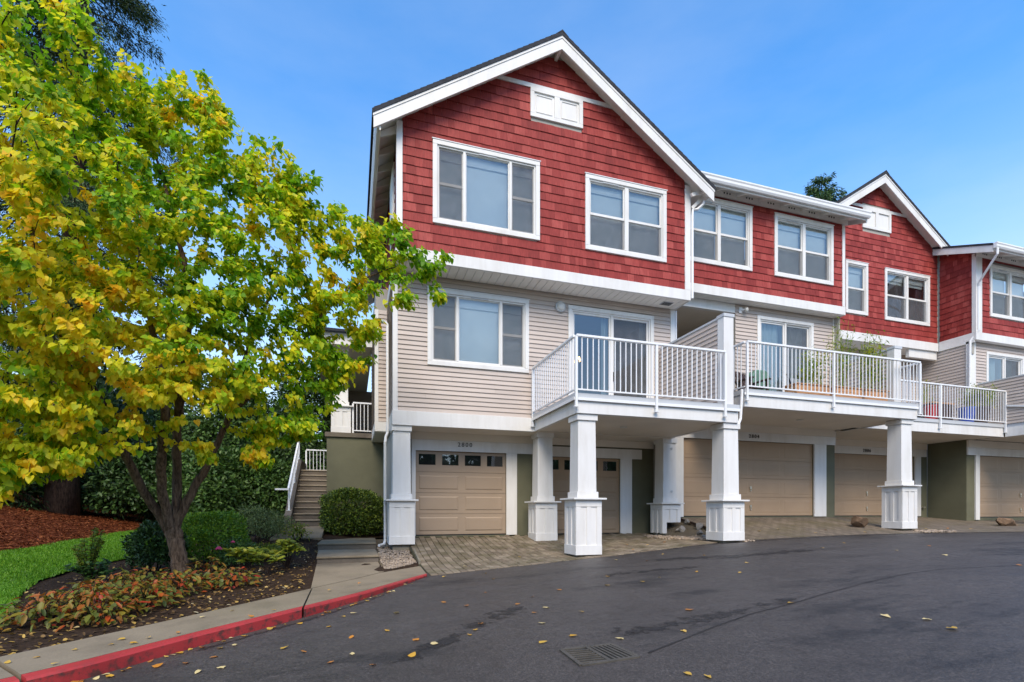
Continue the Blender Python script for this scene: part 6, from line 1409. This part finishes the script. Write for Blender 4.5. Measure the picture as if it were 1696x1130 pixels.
# ------------------------------------------------------------------ things on the decks
def planter(lab, x0, x1, y0, y1, z, h=0.36):
    t = thing('planter_box', lab, 'planter', ((x0 + x1) / 2, (y0 + y1) / 2, z), 'cedar planter boxes on the middle deck'); n = 3; hh = h / n
    for k in range(n):
        MB().box(x0, x1, y0, y0 + 0.025, z + k * hh + 0.004, z + (k + 1) * hh - 0.004).build('board', 'wood', t); MB().box(x0, x1, y1 - 0.025, y1, z + k * hh + 0.004, z + (k + 1) * hh - 0.004).build('board', 'wood', t)
        MB().box(x0, x0 + 0.025, y0 + 0.026, y1 - 0.026, z + k * hh + 0.004, z + (k + 1) * hh - 0.004).build('board', 'wood', t); MB().box(x1 - 0.025, x1, y0 + 0.026, y1 - 0.026, z + k * hh + 0.004, z + (k + 1) * hh - 0.004).build('board', 'wood', t)
    MB().box(x0 - 0.03, x1 + 0.03, y0 - 0.03, y1 + 0.03, z + h, z + h + 0.02).build('rim', 'wood', t)
    return t
def bamboo(lab, x, y, z, h, n_st, spread, n_leaf, group='bamboo in the deck planters'):
    t = thing('bamboo', lab, 'bamboo', (x, y, z), group); sm = MB(); P, D = [], []
    for k in range(n_st):
        a = rng.random() * 6.28; s = spread * math.sqrt(rng.random()); hh = h * rng.uniform(0.55, 1.0); lean = rng.normal(0, 0.12, 2) * hh
        b = np.array([x + math.cos(a) * s, y + math.sin(a) * s * 0.5, z]); tp = b + np.array([lean[0], lean[1], hh]); sm.tube([b, (b + tp) / 2 + [lean[0] * -0.2, 0, 0], tp], [0.008, 0.006, 0.003], 5)
        for j in range(n_leaf):
            u = rng.uniform(0.25, 1.0); P.append(b + (tp - b) * u + rng.normal(0, 0.07, 3)); D.append((rng.normal(), rng.normal(), -0.4 + rng.normal(0, .4)))
    P, D = np.array(P), np.array(D); n = len(P); v, f = leaf_arrays(P, D, rng.normal(0, 0.5, (n, 3)) + [0, 0, 1], 0.13 * rng.uniform(0.6, 1.3, n), 0.028 * rng.uniform(0.7, 1.3, n), 'needle', 0.2, 0.2)
    tag(link('foliage', fast_mesh('foliage', v, f, M['bamboo_leaf']), t), kind='stuff'); sm.build('canes', 'bamboo_leaf', t); return t
planter('cedar planter box in front of the sliding door of the middle deck', 11.4, 12.55, 10.75, 11.15, 3.076)
planter('cedar planter box right of the middle railing post', 12.75, 13.7, 10.72, 11.1, 3.076)
planter('cedar planter box next to the privacy wall of the middle deck', 13.8, 14.7, 10.72, 11.1, 3.076)
bamboo('short bamboo clump in the planter before the sliding door', 12.1, 10.95, 3.4, 1.30, 16, 0.42, 36)
bamboo('tall bamboo with golden tips right of the middle railing post', 13.1, 10.9, 3.4, 2.1, 14, 0.40, 26)
bamboo('lime bamboo leaning over the railing near the privacy wall', 14.1, 10.85, 3.4, 1.75, 16, 0.42, 36)
# slatted chair
t = thing('deck_chair', 'dark slatted wooden chair on the middle deck', 'chair', (10.75, 11.6, 3.076))
for k in range(6): MB().bar((10.48 + 0.09 * k, 11.85, 3.45), (10.46 + 0.1 * k, 12.12, 4.02 + 0.03 * math.sin(k)), 0.07, 0.02).build('back_slat', 'brownwood', t)
for k in range(5): MB().box(10.45, 11.02, 11.35 + 0.1 * k, 11.43 + 0.1 * k, 3.44 - 0.02 * k, 3.46 - 0.02 * k).build('seat_slat', 'brownwood', t)
for (x, y) in ((10.44, 11.36), (11.0, 11.36), (10.44, 11.8), (11.0, 11.8)): MB().box(x, x + 0.06, y, y + 0.06, 3.078, 3.66).build('leg', 'brownwood', t)
for x in (10.40, 10.98): MB().box(x, x + 0.11, 11.3, 11.95, 3.662, 3.69).build('armrest', 'brownwood', t)
t = thing('covered_grill', 'green fabric covered grill standing against the sliding door', 'grill', (11.35, 12.15, 3.076))
MB().prism([(11.0, 3.10), (11.75, 3.10), (11.70, 3.95), (11.58, 4.12), (11.2, 4.12), (11.05, 3.95)], 11.95, 12.4).build('cover', 'tealcover', t, bevel=0.04)
MB().box(10.97, 11.78, 11.92, 12.43, 3.08, 3.20).build('cover_hem', 'tealcover', t)
t = thing('side_table', 'small black side table at the left end of the middle deck', 'table', (9.9, 12.2, 3.076))
MB().box(9.65, 10.15, 11.95, 12.4, 3.52, 3.55).build('table_top', 'blackp', t)
for (x, y) in ((9.67, 11.97), (10.1, 11.97), (9.67, 12.35), (10.1, 12.35)): MB().box(x, x + 0.03, y, y + 0.03, 3.078, 3.519).build('leg', 'blackp', t)
t = thing('folding_chair', 'black folding chair leaning near the middle railing post', 'chair', (12.75, 11.9, 3.076))
for x in (12.55, 12.95): MB().bar((x, 11.7, 3.08), (x, 12.2, 4.15), 0.03, 0.03).bar((x, 12.2, 3.08), (x, 11.75, 3.75), 0.03, 0.03).build('frame', 'blackp', t)
MB().bar((12.57, 12.10, 3.85), (12.93, 12.10, 3.85), 0.03, 0.3).build('backrest', 'patt', t); MB().box(12.57, 12.93, 11.75, 12.1, 3.52, 3.55).build('seat', 'patt', t)
# far deck
def tub(name, lab, x, y, r0, r1, h, mat):
    t = thing(name, lab, 'pot', (x, y, 3.076)); MB().tube([(x, y, 3.078), (x, y, 3.078 + h * 0.9), (x, y, 3.078 + h * 0.9), (x, y, 3.078 + h)], [r0, r1, r1 * 1.08, r1 * 1.08], 18).build('body', mat, t, smooth=False)
    MB().tube([(x, y, 3.079 + h), (x, y, 3.083 + h)], r1 * 0.98, 18).build('soil', 'soil', t); return t
tub('bin', 'blue plastic bin behind the railing of the far deck', 20.55, 12.25, 0.2, 0.25, 0.55, 'blue')
tub('plant_pot', 'red pot behind the railing of the far deck', 18.75, 12.2, 0.16, 0.22, 0.5, 'redp')
tub('plant_pot', 'dark pot left of the red pot on the far deck', 18.0, 12.25, 0.18, 0.24, 0.4, 'blackp')
t = thing('storage_box', 'grey brown storage bench behind the railing of the far deck', 'storage box', (19.7, 12.6, 3.076)); MB().box(19.15, 20.2, 12.45, 12.95, 3.08, 3.75).build('body', 'brownwood', t); MB().box(19.12, 20.23, 12.42, 12.98, 3.752, 3.80).build('lid', 'wood', t)
t = thing('patio_cushion', 'grey patterned cushion chair at the left of the far deck', 'chair', (17.2, 12.5, 3.076)); MB().box(16.9, 17.5, 12.3, 12.85, 3.45, 3.6).build('seat', 'patt', t); MB().box(16.9, 17.5, 12.75, 12.9, 3.602, 4.1).build('backrest', 'patt', t); MB().box(16.93, 17.47, 12.33, 12.8, 3.08, 3.449).build('frame', 'blackp', t)
tub('plant_pot', 'large planter with grassy shrub at the right end of the far deck', 21.3, 12.3, 0.22, 0.3, 0.6, 'brownwood')
bamboo('yellow green grassy shrub spilling over the far deck railing', 21.2, 12.25, 3.68, 0.75, 60, 0.55, 26, 'plants on the far deck')
bamboo('thin reddish twiggy plant on the far deck', 19.2, 12.7, 3.8, 0.95, 8, 0.3, 6, 'plants on the far deck')

# far wood closing the view behind the garden: reads as one mass
n = 70000; x = rng.uniform(-34, -0.5, n); y = 27 + 7 * rng.random(n) - 0.1 * (x + 20); hmax = 4.2 + 1.2 * np.sin(x * 0.9) + 0.8 * np.sin(x * 2.3 + 1) + np.where(x < -9, 3.0, 0)
P = np.c_[x, y, -0.8 + hmax * rng.random(n)]; v, f = leaf_arrays(P, rand_dir(n) + [0, 0, -0.4], rand_dir(n) + [0, -0.5, 0.7], 0.36 * rng.uniform(0.6, 1.3, n), 0.22 * rng.uniform(0.6, 1.3, n), 'needle')
tag(link('distant_wood', fast_mesh('distant_wood', v, f, M['dark_leaf'])), 'dark wood closing the view far behind the garden', 'wood', kind='stuff')
sheet('hill', np.linspace(-60, 0.9, 30), np.linspace(24, 80, 16), lambda u, v: (u, v, -0.9 + 0.2 * (v - 24) + 0.05 * np.maximum(0, -u - 8)), 'soil')

# trees across the road behind the camera, seen only in the window panes
n = 40000; x = rng.uniform(-35, 50, n); y = -24 - 5 * rng.random(n); hmax = 9.0 + 1.6 * np.sin(x * 0.5) + 1.1 * np.sin(x * 1.7 + 1)
P = np.c_[x, y, -1.2 + hmax * rng.random(n)]; v, f = leaf_arrays(P, rand_dir(n) + [0, 0, -0.4], rand_dir(n) + [0, 0.5, 0.7], 0.7 * rng.uniform(0.6, 1.3, n), 0.45 * rng.uniform(0.6, 1.3, n), 'needle')
tag(link('distant_wood', fast_mesh('distant_wood', v, f, M['dark_leaf'])), 'tree belt across the road, mirrored in the window panes', 'wood', kind='stuff')
